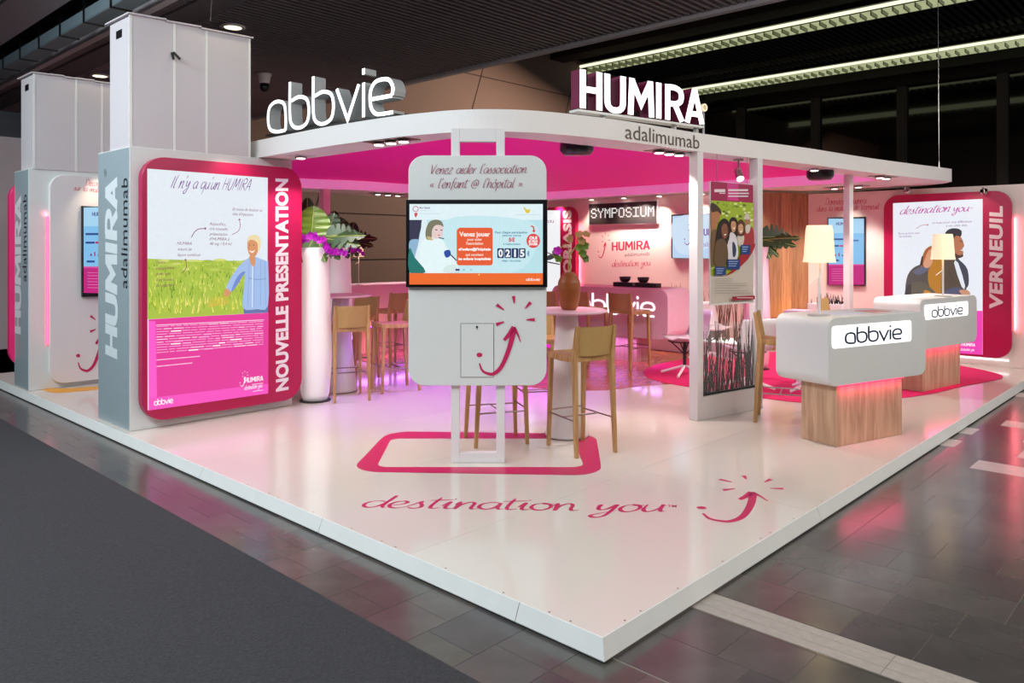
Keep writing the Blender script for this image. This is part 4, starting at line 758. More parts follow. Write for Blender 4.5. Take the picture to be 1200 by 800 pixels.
ar.ell(*T(240, 288), 1.5, .6, '#4a4a5a'); ar.ell(*T(283, 290), 1.2, .6, '#4a4a5a'); pp([(248, 330), (272, 328), (262, 338)], '#c8737c', 2); pp([(260, 350), (305, 358), (305, 366), (260, 358)], '#2a2f40')
pp([(305, 470), (345, 455), (362, 480), (350, 512), (318, 518)], '#2348a8', 3); pp([(355, 485), (412, 540), (408, 548), (350, 495)], '#24304f'); pp([(320, 590), (400, 580), (410, 640), (300, 640)], '#d9ece9', 3)
for x, c_ in ((410, '#4b3f7a'), (425, '#4b3f7a'), (470, '#8fd0e2'), (530, '#a9d9e6')): ar.ell(*T(x, 622), 1.6, 1.4, c_, 10)
pp([(15, 650), (1131, 650), (1131, 745), (15, 745)], '#f26a1f'); pp(rrect(411, 712, 270, 585, 22, 4), '#ea5a2c'); pp([(411, 292), (435, 270), (411, 270)], '#bce5ec')
def tp(s_, x0, y0, x1, hh, col, bd=.03): ar.put(typed(s_, bd), T(x0, y0), T(x1, y0), T(x0, y0-hh), col)
tp('Venez jouer', 432, 342, 690, 36, '#fdece4', .04); tp('pour aider', 500, 378, 622, 20, '#fbdccf'); tp("l'association", 490, 412, 632, 22, '#fbdccf'); tp("«l'enfant@l'hôpital»", 425, 460, 697, 20, '#ffffff', .045); tp('qui soutient', 485, 505, 635, 20, '#fbdccf'); tp('les enfants hospitalisés', 425, 540, 697, 20, '#ffffff', .04)
tp('Pour chaque participation', 732, 318, 1000, 18, '#2f6f9a', .02); tp('abbvie verse', 792, 342, 948, 14, '#5f8fae'); tp('5€', 845, 386, 898, 30, '#d4455c', .05); tp("à l'association", 800, 413, 942, 14, '#5f8fae')
for i, d_ in enumerate('0215'):
    x = 750+i*60; pp(rrect(x, x+56, 442, 524, 8, 3), '#14295c'); tp(d_, x+(20 if d_ == '1' else 9), 512, x+(36 if d_ == '1' else 47), 58, '#f2f6fa', .04)
tp('€', 1000, 505, 1018, 36, '#2f6f9a', .04); tp('déjà récoltés', 785, 553, 950, 12, '#5f8fae'); ar.ell(*T(1050, 380), 57/7.275, 60/7.275, '#e2474a', 24)
tp('OUI', 1018, 368, 1082, 24, '#ffffff', .05); tp('JE VEUX', 1010, 392, 1090, 16, '#ffffff', .05); tp('JOUER', 1012, 416, 1088, 18, '#ffffff', .05); arrow(ar, [T(1030, 255), T(1052, 268), T(1055, 292)], 1.6, '#e2474a', 3)
v, f = ribbon([(480+(70+22*math.cos(a))/7.275, 230+(115+22*math.sin(a))/7.275) for a in [6.2832*i/12 for i in range(13)]], .9, 0, False, 2); ar.raw([ar.P(*p) for p in v], f, '#c76a86'); pp([(58, 150), (88, 150), (70, 188)], '#d8474f', 2)
tp('Mon hôpital', 102, 112, 190, 16, '#8d86a8'); ar.lines([T(104, 128)+T(208, 128), T(104, 152)+T(270, 152), T(905, 162)+T(1105, 162)], .5, '#c2d3de'); pp([(970, 95), (1000, 120), (1025, 118), (1018, 145), (995, 150), (978, 125)], '#e6c94a', 3)
ar.put(logo(2.2), T(990, 712), T(1105, 712), T(990, 698), '#ffffff'); ar.ell(*T(598, 662), .8, .8, '#ffe27a', 10); ar.build('screen_picture', M['scr'], ks)
# ------------------------------------------------------------------ bar stools
def make_stool():
    t = root('bar_stool', (0, 0, 0), 0)
    for sx in (-1, 1):
        MB().taper((sx*.165, .20, 0), (sx*.158, .175, .735), (.026, .028), (.036, .040)).build('leg', M['oakstool'], t, bevel=.003)
        b = MB().taper((sx*.18, -.235, 0), (sx*.172, -.195, .74), (.026, .030), (.036, .045)).taper((sx*.172, -.195, .74), (sx*.172, -.235, 1.0), (.036, .045), (.026, .026)); b.build('leg', M['oakstool'], t, bevel=.003)
    b = MB(); n = 8; vs = []
    for i in range(n+1):
        y = .205-.405*i/n; z = .765-.012*math.sin(math.pi*i/n)
        vs += [(-.175, y, z), (.175, y, z), (.175, y, z-.045), (-.175, y, z-.045)]
    b.add(vs, [(4*i+a, 4*i+(a+1) % 4, 4*i+4+(a+1) % 4, 4*i+4+a) for i in range(n) for a in range(4)]+[(3, 2, 1, 0), (4*n, 4*n+1, 4*n+2, 4*n+3)]); b.build('seat', M['oakstool'], t, bevel=.004)
    b = MB(); vs = []
    for i in range(n+1):
        x = -.156+.312*i/n; dy = -.03*math.cos((i/n-.5)*math.pi)
        for z, yy in ((.765, -.195), (.99, -.232)): vs += [(x, yy+dy+.012, z), (x, yy+dy-.006, z)]
    b.add(vs, [(4*i+a, 4*i+c_, 4*i+4+c_, 4*i+4+a) for i in range(n) for a, c_ in ((0, 1), (1, 3), (3, 2), (2, 0))]+[(0, 2, 3, 1), (4*n, 4*n+1, 4*n+3, 4*n+2)]); b.build('backrest', M['seatpad'], t)
    z = .29
    for a, c_ in (((-.163, .19, z), (.163, .19, z)), ((-.163, .19, z-.02), (-.176, -.222, z-.02)), ((.163, .19, z-.02), (.176, -.222, z-.02)), ((-.17, -.02, z-.02), (.17, -.02, z-.02))):
        MB().tube(a, c_, .0065, n=8).build('footrest', M['bar'], t)
    return t
st0 = make_stool(); stools = [
 ((2.29, 1.93), (.145, .433), 'oak bar stool nearest the camera with its back to the viewer, right of the kiosk', 'stools at the front table'),
 ((2.02, 2.57), (.86, -.5), 'oak bar stool behind the kiosk legs facing the front table', 'stools at the front table'),
 ((2.86, 2.86), (-.6, -.8), 'oak bar stool behind the front table, mostly hidden by kiosk and table foot', 'stools at the front table'),
 ((2.24, 5.02), (.42, .907), 'oak bar stool with back to the viewer beside the nearer lit planter', 'stools at the left table'),
 ((2.86, 5.03), (-.957, .29), 'bar stool right of the left table seen side-on, seat level with kiosk edge', 'stools at the left table'),
 ((2.95, 5.9), (-.95, -.25), 'bar stool behind the left table with pink-lit back seen from its side', 'stools at the left table'),
 ((3.95, 6.45), (.1, 1), 'left bar stool standing at the rear left bar counter', 'stools at the left bar'),
 ((4.55, 6.4), (.1, 1), 'right bar stool standing at the rear left bar counter, against kiosk edge', 'stools at the left bar'),
 ((5.78, 5.12), (1, .05), 'leftmost of the three bar stools at the lettered bar counter', 'stools at the lettered bar'),
 ((6.0, 4.70), (1, -.05), 'middle of the three bar stools at the lettered bar counter', 'stools at the lettered bar'),
 ((6.03, 4.02), (.98, -.05), 'rightmost of the three bar stools at the lettered bar counter', 'stools at the lettered bar'),
 ((4.36, 1.17), (.35, -.94), 'oak bar stool behind the nearer reception counter', 'stools at the reception'),
 ((6.6, 1.45), (.1, -1), 'bar stool behind the farther reception counter, only its backrest showing', 'stools at the reception')]
for i, (p, f_, lb, gp) in enumerate(stools):
    o = st0 if i == 0 else copy_tree(st0); o.location = (p[0], p[1], .007 if i in (5, 8, 9, 10, 12, 6, 7) else 0); o.rotation_euler = (0, 0, -math.atan2(f_[0], f_[1])); tag(o, lb, 'bar stool', gp)
# ------------------------------------------------------------------ bar tables
def table(c, lb):
    t = root('bar_table', (*c, 0), 0, lb, 'table'); MB().lathe([(.185, 0), (.18, .02), (.125, .55), (.10, .9), (.09, 1.05)], 36).build('cone_base', M['white'], t, True)
    MB().lathe([(.32, 0), (.34, .008), (.34, .018), (.33, .024)], 48, (0, 0, 1.048)).build('table_top', M['pink_lac'], t, True); MB().lathe([(.187, 0), (.187, .006)], 36).build('foot_ring', M['bar'], t)
table((2.55, 2.27), 'round bar table on a white cone foot under the terracotta vase'); table((2.42, 5.42), 'round bar table on a white cone foot beside the lit planter')
# terracotta vase with orchid branch
V0 = Vector((2.53, 2.23, 1.0725)); t = root('terracotta_vase', V0, 0, 'ribbed terracotta vase standing on the front bar table', 'vase')
prof = [(.055, 0), (.07, .02), (.088, .09), (.098, .17), (.092, .24), (.068, .29), (.05, .31), (.045, .32), (.03, .31)]; pr2 = []
for i in range(40):
    k = i/39*(len(prof)-2); j_ = int(k); f_ = k-j_; r_ = prof[j_][0]*(1-f_)+prof[j_+1][0]*f_; z = prof[j_][1]*(1-f_)+prof[j_+1][1]*f_; pr2.append((r_+(.0015 if i % 2 else 0), z))
MB().lathe(pr2, 40).build('vase_body', M['terra'], t, True)
t = root('orchid_branch', V0+Vector((0, 0, .30)), 0, 'green and purple orchid branch standing in the terracotta vase', 'flowers')
def stem(t, pts, r=.005, m='vein'): q = smooth_curve(pts, 5); MB().path([Vector(p) for p in q], r, 6).build('stem', M[m], t); return Vector(q[-1])
def petal(b, c, d, L, w_, up=Vector((0, 0, 1)), curl=.2):
    c = Vector(c); d = Vector(d).normalized(); s_ = d.cross(up); s_ = (s_ if s_.length > .1 else Vector((1, 0, 0))).normalized(); n_ = s_.cross(d)
    rows = [(0, .15), (.3, .8), (.6, 1), (.85, .7), (1, .1)]; vs = []
    for k, ww_ in rows: p = c+d*L*k+n_*curl*L*math.sin(k*2.2); vs += [p-s_*w_*ww_+n_*.1*w_, p, p+s_*w_*ww_+n_*.1*w_]
    b.add(vs, [(3*i+a, 3*i+a+1, 3*i+a+4, 3*i+a+3) for i in range(4) for a in (0, 1)])
def flower(t, c, r, m, name='blossom', n=5):
    b = MB(); c = Vector(c); ax = Vector((random.uniform(-1, .2), random.uniform(-1, .2), random.uniform(-.2, .6))).normalized(); u = ax.orthogonal().normalized(); v_ = ax.cross(u)
    for i in range(n): a = 6.2832*i/n; petal(b, c, u*math.cos(a)+v_*math.sin(a)+ax*.3, r, r*.42, ax, .15)
    return b.build(name, M[m], t)
R2 = lambda a: RT*a
stem(t, [(0, 0, -.1), R2(-.005)+Vector((0, 0, .1)), R2(.03)+Vector((0, 0, .2)), R2(.10)+Vector((0, 0, .28))]); stem(t, [(0, 0, -.1), R2(.01)+Vector((0, 0, .12)), R2(-.02)+Vector((0, 0, .25)), R2(-.08)+Vector((0, 0, .22))])
for dx, dz, m in ((.10, .28, 'seatpad'), (.14, .24, 'leafbright'), (.12, .18, 'leafbright'), (.08, .23, 'leafbright'), (.15, .14, 'leafbright'), (.09, .33, 'seatpad'), (.14, .33, 'seatpad'), (.02, .30, 'seatpad'), (-.10, .2, 'orchid'), (-.13, .17, 'leafbright'), (-.10, .13, 'leafbright'), (.0, -.0, 'orchid')): flower(t, R2(dx)+Vector((0, 0, dz)), .045 if dz > .05 else .025, m)
# ------------------------------------------------------------------ tall lit planters with tropical leaves
def planter(c, lb, h=1.6, m='vase'):
    t = root('lit_planter', (*c, 0), 0, lb, 'planter'); k = h/1.6; MB().lathe([(r*1, z*k) for r, z in ((.125, .015), (.145, .08), (.165, .3), (.172, .5), (.165, .85), (.15, 1.2), (.142, 1.5), (.145, 1.6), (.13, 1.6), (.12, 1.5))], 40).build('planter_body', M[m], t, True)
    MB().lathe([(.16, 0), (.16, .012), (.12, .015)], 32).build('saucer', M['dark'], t); return t
def palm_leaf(t, base, tip, width, m, up=(0, 0, 1), lobes=0, name='leaf'):
    base = Vector(base); tip = Vector(tip); d = tip-base; L = d.length; d.normalize(); n_ = Vector(up); s_ = d.cross(n_).normalized(); n_ = s_.cross(d); b = MB(); N = 18 if lobes else 12; vs = []
    for i in range(N+1):
        k = i/N; ww_ = width*(math.sin(math.pi*min(1, k*.93+.07))**.6)*(.55+.45*(1-k) if lobes else 1)
        if lobes and i % 3 == 2 and 2 < i < N-2: ww_ *= .45
        p = base+d*L*k-n_*.12*L*k*k; z = 0 if lobes else .06*width*(i % 2); vs += [p-s_*ww_+n_*(-.15*ww_+z), p, p+s_*ww_+n_*(-.15*ww_+z)]
    b.add(vs, [(3*i+a, 3*i+a+1, 3*i+a+4, 3*i+a+3) for i in range(N) for a in (0, 1)]); o = b.build(name, M[m], t); MB().path([base+d*L*k-n_*(.12*L*k*k-.003) for k in (0, .25, .5, .75, 1)], .004, 5).build('leaf_vein', M['vein'], o); return o
def bouquet(P0, lb, S=1.0, dark=False, rich=True):
    t = root('leaf_bouquet', P0, 0, lb, 'plant'); Z = Vector((0, 0, 1)); g1, g2 = ('leafdark', 'leafdark') if dark else ('leaf', 'leafbright')
    for i in range(5): stem(t, [(0, 0, -.15), R2((i-2)*.03)+Z*.05, R2((i-2)*.06)+Z*.1], .008, 'leaf')
    if rich:
        palm_leaf(t, R2(-.04)+Z*.02, R2(-.02)+Z*.42-FW*.02, .19, g2, -FW*.9-Z*.1); palm_leaf(t, R2(-.10)+Z*.15+FW*.1, R2(-.12)+Z*.52+FW*.1, .09, 'leafdark', -FW)
        palm_leaf(t, R2(.1)+Z*.05+FW*.1, R2(.17)+Z*.35+FW*.1, .11, 'leafdark', -FW)
    for a, z0, L, w_ in ((-.15, -.06, .2, .10), (-.05, -.12, .22, .11), (.06, -.1, .24, .11), (.16, -.14, .22, .1), (.22, .02, .34, .12), (.25, .1, .38, .12)):
        palm_leaf(t, R2(a*.3)+Z*.08, (R2(a)+Z*z0-FW*.1).normalized()*L+R2(a*.8), w_, g1 if a < .2 else 'leafdark', (-FW+Z*.6), 1, 'split_leaf')
    if not rich: palm_leaf(t, R2(.06)+Z*.12, R2(.44)+Z*.12-FW*.05, .21, 'leafdark', -FW+Z*.1, 1, 'split_leaf')
    else: palm_leaf(t, R2(.12)+Z*.1-FW*.02, R2(.46)+Z*.12-FW*.05, .16, 'leafdark', -FW+Z*.1, 1, 'split_leaf')
    if rich:
        for i in range(16): a = i/15; flower(t, R2(-.12+.32*a)+Z*(.05+.1*math.sin(a*3.1)-.12*a+random.uniform(-.025, .025))-FW*(.13+random.uniform(0, .04)), .045, 'orchid')
        for i in range(8): a = i/7; flower(t, R2(.16+.16*a)+Z*(-.02-.05*a+random.uniform(-.04, .03))-FW*.05, .04, 'orchid')
    return t
pl1 = at_z(365, 472.5, 0)+FW*.15; planter(pl1[:2], 'nearer tall white lit planter beside the field poster pillar'); bouquet(pl1+Vector((0, 0, 1.62)), 'tropical leaves with purple orchids in the nearer lit planter')
pl2 = at_z(396, 424, 0)+FW*.15; planter(pl2[:2], 'second tall white lit planter behind the left bar table'); bouquet(pl2+Vector((.0, 0, 1.62)), 'dark leaves and purple orchids in the second lit planter', 1, True)
pl3 = at_d(887, 420, 10.2); pl3.z = 0; pt3 = planter(pl3[:2], 'tall planter in front of the wood plank wall behind the second post', 1.6, 'pink_lac'); pt3.location.z = .0085; bouquet(pl3+Vector((0, 0, 1.62)), 'dark split leaves in the planter by the wood plank wall', 1, True, False)

# ------------------------------------------------------------------ reception counters
def at_line(P0, e_):                            # vertical plane through P0 along e_
    P0 = Vector((*P0, 0)); e_ = Vector((*e_, 0)).normalized(); n_ = Vector((e_.y, -e_.x, 0))
    def f(x, y): r = ray(x, y); return CAM+r*((P0-CAM).dot(n_)/r.dot(n_))
    return f, n_
def counter(p, e_, s0, s1, off, back, z0, z1, bw, bd, sgn, lb, led=True):
    e_ = Vector((*e_, 0)).normalized(); ang = math.atan2(e_.y, e_.x); t = root('reception_counter', (*p, .008 if p[0] > 5 else 0), ang, lb, 'counter')
    MB().prism(rrect(s0, s1, z0, z1, .085), (0, -off, 0), (1, 0, 0), (0, 0, 1), (0, back, 0)).build('counter_body', M['panel'], t, bevel=.004)
    MB().box(0, bw, 0, bd, 0, z0+.002).build('pedestal', M['oakpale'] if led else M['oak'], t, bevel=.002)
    (a, b_, c_, d) = sgn; MB().prism(rrect(a, b_, c_, d, .03), (0, -off-.0035, 0), (1, 0, 0), (0, 0, 1), (0, .003, 0)).build('lit_sign', mat('counter_sign_light', (1, 1, 1), .3, emis=.95, ecol='#f2f7fa'), t)
    ar = Art(lambda x, y: Vector((*p, 0))+e_*x+Vector((e_.y, -e_.x, 0))*(off+.004)+Vector((0, 0, y)), (e_.y, -e_.x, 0), .001)
    L_ = b_-a; ar.put(logo(1.8), (a+.15*L_, c_+.032), (a+.865*L_, c_+.032), (a+.15*L_, c_+.032+(d-c_)*.46), '#1c2a44'); ar.build('sign_lettering', M['print'], t)
    MB().box(.01, bw-.01, -.022, -.006, z0-.012, z0).build('rose_light_strip', M['hotled'], t)
    l = area('counter_led', Vector((*p, 0))+e_*(bw/2)+Vector((e_.y, -e_.x, 0))*.035+Vector((0, 0, z0-.014)), bw*.95, 1.5, (1, .12, .30), (0, 0, ang), .03); return t
counter((3.727, .451), (.957, -.289), -.16, 1.115, .05, .52, .50, 1.045, .854, .342, (-.12, .905, .80, .978), 'nearer white reception counter with rounded corners on an oak pedestal')
counter((6.751, .649), (.984, -.178), -.262, 1.10, .10, .52, .49, 1.035, .898, .342, (-.17, .865, .808, .972), 'farther white reception counter with rounded corners on an oak pedestal')
def table_lamp(p, h0, h1, lb, k=1.0, base=True):
    t = root('table_lamp', p, YAW, lb, 'lamp'); MB().lathe([(.09*k, 0), (.09*k, .008), (.02*k, .012)], 24).build('lamp_foot', M['greyside'], t); MB().tube((0, 0, .01), (0, 0, h0+.02), .011*k).build('lamp_pole', M['white'], t)
    MB().tube((0, 0, h0-.12*k), (-.08*k, 0, h0-.18*k), .006*k).build('lamp_switch', M['white'], t)
    n = 36; m = MB(); vs = [(r*math.cos(6.2832*i/n), r*math.sin(6.2832*i/n), z) for r, z in ((.128*k, h0), (.12*k, h0+.04*k), (.105*k, h1-.04*k), (.097*k, h1), (.092*k, h1), (.123*k, h0+.002)) for i in range(n)]
    m.add(vs, [(j_*n+i, j_*n+(i+1) % n, (j_+1)*n+(i+1) % n, (j_+1)*n+i) for j_ in range(5) for i in range(n)]); m.build('lamp_shade', M['shade'], t, True)
    l = bpy.data.lights.new('bulb', 'POINT'); l.energy = 2.2*k; l.color = (1, .82, .5); l.shadow_soft_size = .03; o = bpy.data.objects.new('bulb', l); COL.objects.link(o); o.location = Vector(p)+Vector((0, 0, (h0+h1)/2)); return t
p = at_z(960, 369.5, 1.046); table_lamp(p, .435, .735, 'white table lamp with cream shade on the nearer reception counter')
p = at_d(1105, 345, 8.85); p.z = 1.0445; table_lamp(p, .42, .71, 'white table lamp with cream shade on the farther reception counter')
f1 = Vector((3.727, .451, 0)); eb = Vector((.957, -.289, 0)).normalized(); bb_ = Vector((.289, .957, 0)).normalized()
q = f1+eb*.30+bb_*.16; t = MB(q).M; o = MB().box(-.15, .16, -.1, .11, 0, .002).build('counter_sheen', mat('pale_blue_sheen', '#cfdcec', .3)); o.location = (q.x, q.y, 1.0465); o.rotation_euler = (0, 0, math.atan2(eb.y, eb.x)); tag(o, 'thin pale blue slab imitating a reflection on the nearer reception counter', 'sheen')  # slab added to imitate a reflection in the glossy counter top
q = f1+eb*.72+bb_*.18; o = MB().box(-.12, .12, -.09, .09, 0, .004).build('leaflet', mat('rose_paper', '#d99a98', .4)); o.location = (q.x, q.y, 1.0465); o.rotation_euler = (0, 0, math.atan2(eb.y, eb.x)); tag(o, 'pale rose leaflet lying at the right of the nearer counter top', 'leaflet')
# lettered bar
t = root('bar_counter', (6.28, 3.60, .003), math.radians(-88), 'pink lit rounded bar counter with white lit lettering on a wood pedestal', 'bar counter')
MB().prism(rrect(-1.95, 0, .37, 1.04, .12), (0, 0, 0), (1, 0, 0), (0, 0, 1), (0, .62, 0)).build('counter_body', M['pink_lac'], t, bevel=.004)
MB().box(-1.75, -.62, .22, .58, 0, .372).build('pedestal', M['oak'], t)
v, f_, L = logo(1.25); m = MB(); m.add([(-1.47+1.27*q_.x/L, -.006, .675+.178*q_.y) for q_ in v], f_); m.build('lit_lettering', M['glow'], t)
MB().box(-2.8, -2.0, .05, .5, 0.1, .80).build('lit_panel', mat('magenta_light_panel', '#f020d8', .4, emis=.8, ecol='#f41ee0'), t); MB().box(-2.85, -1.96, 0, .6, .80, .9).build('side_top', M['pink_lac'], t); MB().box(-2.8, -2.0, .06, .5, 0, .1).build('side_foot', M['oak'], t)
p = at_d(741, 337, 10.62); t = root('serving_tray', (6.62, 4.32, 1.0445), 0, 'long black serving tray on the lettered bar', 'tray'); MB().box(-.07, .07, -.36, .36, 0, .06).build('tray_body', M['tin'], t, bevel=.004); MB().box(-.074, .074, -.02, .02, .02, .064).build('tray_handle', M['bar'], t)
for dy, lb in ((.2, 'left black bowl on the serving tray'), (-.11, 'right black bowl on the serving tray')):
    t = root('serving_bowl', (6.62, 4.32+dy, 1.1085), 0, lb, 'bowl'); n = 28; MB().lathe([(.05, 0), (.075, .03), (.085, .075), (.081, .075), (.07, .032), (.045, .01)], n).build('bowl_body', M['tin'], t, True); MB().lathe([(.045, 0), (.045, .006)], n).build('foot_ring', M['bar'], t)
t = root('bar_counter', (4.0, 7.5, .0035), 0, 'white rear bar counter on the left with an amber lit wood base', 'bar counter')
MB().prism(rrect(0, 2.0, .42, 1.04, .1), (0, 0, 0), (1, 0, 0), (0, 0, 1), (0, .6, 0)).build('counter_body', M['pink_lac'], t, bevel=.004); MB().box(.3, 1.7, .2, .55, 0, .422).build('pedestal', M['plankwall'], t)
MB().box(.1, 1.9, .03, .05, .402, .416).build('violet_light_strip', M['violetled'], t)
table_lamp(Vector((4.22, 7.6, 1.044)), .42, .64, 'small cream shaded lamp on the rear left bar', .6)
# posts, twig panel and hanging poster
E_ = Vector((4.69-3.83, 1.57-1.73, 0)).normalized(); N_ = Vector((E_.y, -E_.x, 0)); PZ = Vector((3.83, 1.73, 0))
dv = root('twig_divider', PZ, math.atan2(E_.y, E_.x), 'white framed divider with two posts and a clear panel of dark twigs', 'divider')
MB().box(-.035, .045, 0, .10, 0, CB-.002).build('post', M['white'], dv, bevel=.003); MB().box(.86, .94, 0, .10, 0, CB-.002).build('post', M['white'], dv, bevel=.003)
MB().box(.045, .86, .0, .10, 0, .212).build('base_block', M['white'], dv, bevel=.002); MB().box(.045, .86, .035, .041, .232, .87).build('clear_pane', M['clear'], dv); MB().box(.045, .86, .06, .066, .232, .87).build('clear_pane', M['clear'], dv)
MB().box(.045, .86, .03, .07, .212, .232).build('bottom_rail', M['black'], dv)
R = random.Random(4); b = MB()
for i in range(75):
    x = R.uniform(.06, .845); h_ = R.uniform(.35, .72)*(1 if R.random() > .3 else .7); x2 = min(.85, max(.05, x+R.uniform(-.09, .09))); xm = min(.85, max(.05, (x+x2)/2+R.uniform(-.02, .02))); r_ = R.uniform(.003, .010)
    b.tube((x, .05, .232), (xm, .05, .232+h_*.5), r_, r_*.8, 5, False).tube((xm, .05, .232+h_*.5), (x2, .05, min(.90, .232+h_)), r_*.8, r_*.25, 5)
b.build('twig', M['twig'], dv, kind='stuff')
pp3 = at_z(998, 205, CB); t = root('slim_post', (pp3.x, pp3.y+.03, .0085), math.radians(-9), 'slim white third post behind the nearer reception counter', 'post'); MB().box(-.045, .045, -.03, .05, 0, CB-.009).build('post_shaft', M['white'], t, bevel=.003); MB().box(-.07, .07, -.06, .08, 0, .012).build('foot_plate', M['white'], t)
t = root('rear_post', (4.06, 8.25, .0035), 0, 'lilac lit rear post behind the tropical leaves', 'post'); MB().box(-.06, .06, -.06, .06, 0, CB-.004).build('post_shaft', M['pink_lac'], t); MB().box(-.09, .09, -.09, .09, 0, .012).build('foot_plate', M['white'], t)
hf, hn = at_line((PZ+N_*-.02)[:2], E_[:2]); hp = root('hanging_poster', (hf(832, 210)+hf(883, 217))/2, math.atan2(E_.y, E_.x), 'hanging poster of five smiling people with crimson header and blue labels', 'poster')
A_ = hf(832, 211); B_ = hf(883, 217); zt = (A_.z+B_.z)/2; zb = hf(832, 358).z; wb_ = WB(hp); wb_.prism([(0, zb), ((B_-A_).xy.length, zb), ((B_-A_).xy.length, zt), (0, zt)], (A_.x, A_.y, 0), E_, (0, 0, 1), -hn*.012); wb_.build('poster_board', M['edge'], hp)
for P_ in (A_.lerp(B_, .15), A_.lerp(B_, .85)): WB(hp).tube((P_.x, P_.y, zt), (P_.x, P_.y, CB), .003, n=5).build('wire', M['chrome'], hp)
ar = Art(lambda x, y: hf(820+x/5.33, 210+y/5.33)+hn*.001, hn, .0005); z_ = lambda x: 12+x*.09
ar.poly([(68, 12), (333, 36), (333, 756), (68, 778)], '#cfc7ba'); ar.poly([(68, 12), (333, 36), (333, 148), (68, 132)], '#a52a52'); ar.poly([(170, 22), (240, 28), (240, 134), (170, 130)], '#d6408c')
for a, b_, c_, d in ((90, 62, 158, 80), (176, 62, 300, 74), (176, 84, 305, 92), (176, 102, 300, 110), (120, 84, 158, 90)): ar.rect(a, b_, c_, d, '#f0dfe4')
ar.poly([(68, 132), (333, 148), (333, 440), (280, 520), (200, 590), (68, 600)], '#a5bf2e'); R = random.Random(8); ar.hold = 1
for i in range(90):
    if i % 30 == 0: ar.k += 1
    x = R.uniform(74, 326); y = R.uniform(142, 330) if R.random() < .8 else R.uniform(480, 580); ar.ell(x, y, R.uniform(4, 13), R.uniform(4, 11), R.choice(['#c9dc56', '#e6ee9a', '#7d9c22', '#8fb030', '#f0f4c0', '#5f7d1c']), 7) if not (y > 480 and x > 200) else 0
ar.hold = 0; ar.k += 1; q_ = lambda pts, c_, sm=3: ar.poly(pts, c_, sm)
q_([(275, 330), (310, 300), (332, 320), (332, 440), (290, 480), (262, 420)], '#b03a3c'); q_([(278, 250), (308, 250), (304, 310), (285, 312)], '#b07a5a'); q_([(270, 240), (292, 212), (312, 240), (306, 250), (275, 250)], '#d8cdbd'); q_([(282, 290), (312, 285), (305, 330), (285, 335)], '#dcd6c8')
q_([(68, 165), (100, 160), (126, 210), (118, 240), (90, 320), (68, 330)], '#b77a52'); q_([(68, 150), (95, 158), (125, 190), (128, 222), (105, 200), (68, 205)], '#463226'); q_([(68, 330), (110, 330), (115, 420), (90, 520), (68, 540)], '#7a5c3c')
q_([(190, 330), (220, 350), (232, 420), (228, 500), (180, 500), (160, 480), (168, 380)], '#e4e0e6'); q_([(198, 395), (212, 400), (222, 440), (215, 480), (200, 478)], '#33415e'); q_([(255, 330), (272, 360), (262, 410), (240, 420), (228, 360)], '#d9cdbd'); 
q_([(180, 260), (200, 236), (224, 250), (232, 290), (228, 360), (210, 340), (184, 330), (176, 380), (168, 340)], '#2a1c18'); q_([(190, 268), (208, 262), (220, 280), (216, 318), (202, 332), (190, 310)], '#d69c76'); q_([(230, 270), (250, 250), (270, 268), (276, 310), (268, 350), (232, 350), (226, 300)], '#5d3a26'); q_([(234, 290), (252, 278), (264, 296), (262, 330), (248, 342), (236, 326)], '#dfa882')
q_([(110, 280), (140, 245), (170, 260), (178, 310), (172, 380), (150, 440), (100, 470), (90, 520), (80, 500), (92, 380)], '#2c1d19'); q_([(128, 300), (150, 275), (166, 300), (166, 345), (148, 372), (132, 350)], '#8f5a3c'); q_([(90, 400), (130, 370), (160, 400), (168, 500), (130, 560), (80, 520)], '#6b5238')
for x, y in ((205, 305), (250, 325), (150, 345)): q_([(x-9, y), (x+8, y-3), (x, y+7)], '#fbf3ee', 2)
for x, y in ((199, 285), (212, 284), (243, 303), (256, 302), (142, 315), (158, 312)): ar.ell(x, y, 3, 1.6, '#2a1a16', 8)
q_([(245, 470), (300, 440), (332, 400), (332, 425), (290, 500), (200, 580), (150, 600), (200, 560)], '#a8242e', 2)
for a, b_, c_, d in ((246, 410, 304, 470), (160, 500, 238, 562), (82, 545, 150, 598)):
    ar.rect(a, b_, c_, d, '#1f3f7c')
    for i in range(3): ar.rect(a+8, b_+10+i*14, c_-12-6*i, b_+15+i*14, '#9fb4dd')
for i in range(7): ar.rect(80, 618+i*15, 250+R.uniform(-60, 70), 620.5+i*15, '#8f857b')
ar.poly([(186, 732), (328, 724), (328, 748), (186, 755)], '#a01c34'); ar.rect(215, 736, 316, 741, '#f0dada'); ar.build('poster_print', M['print'], hp)
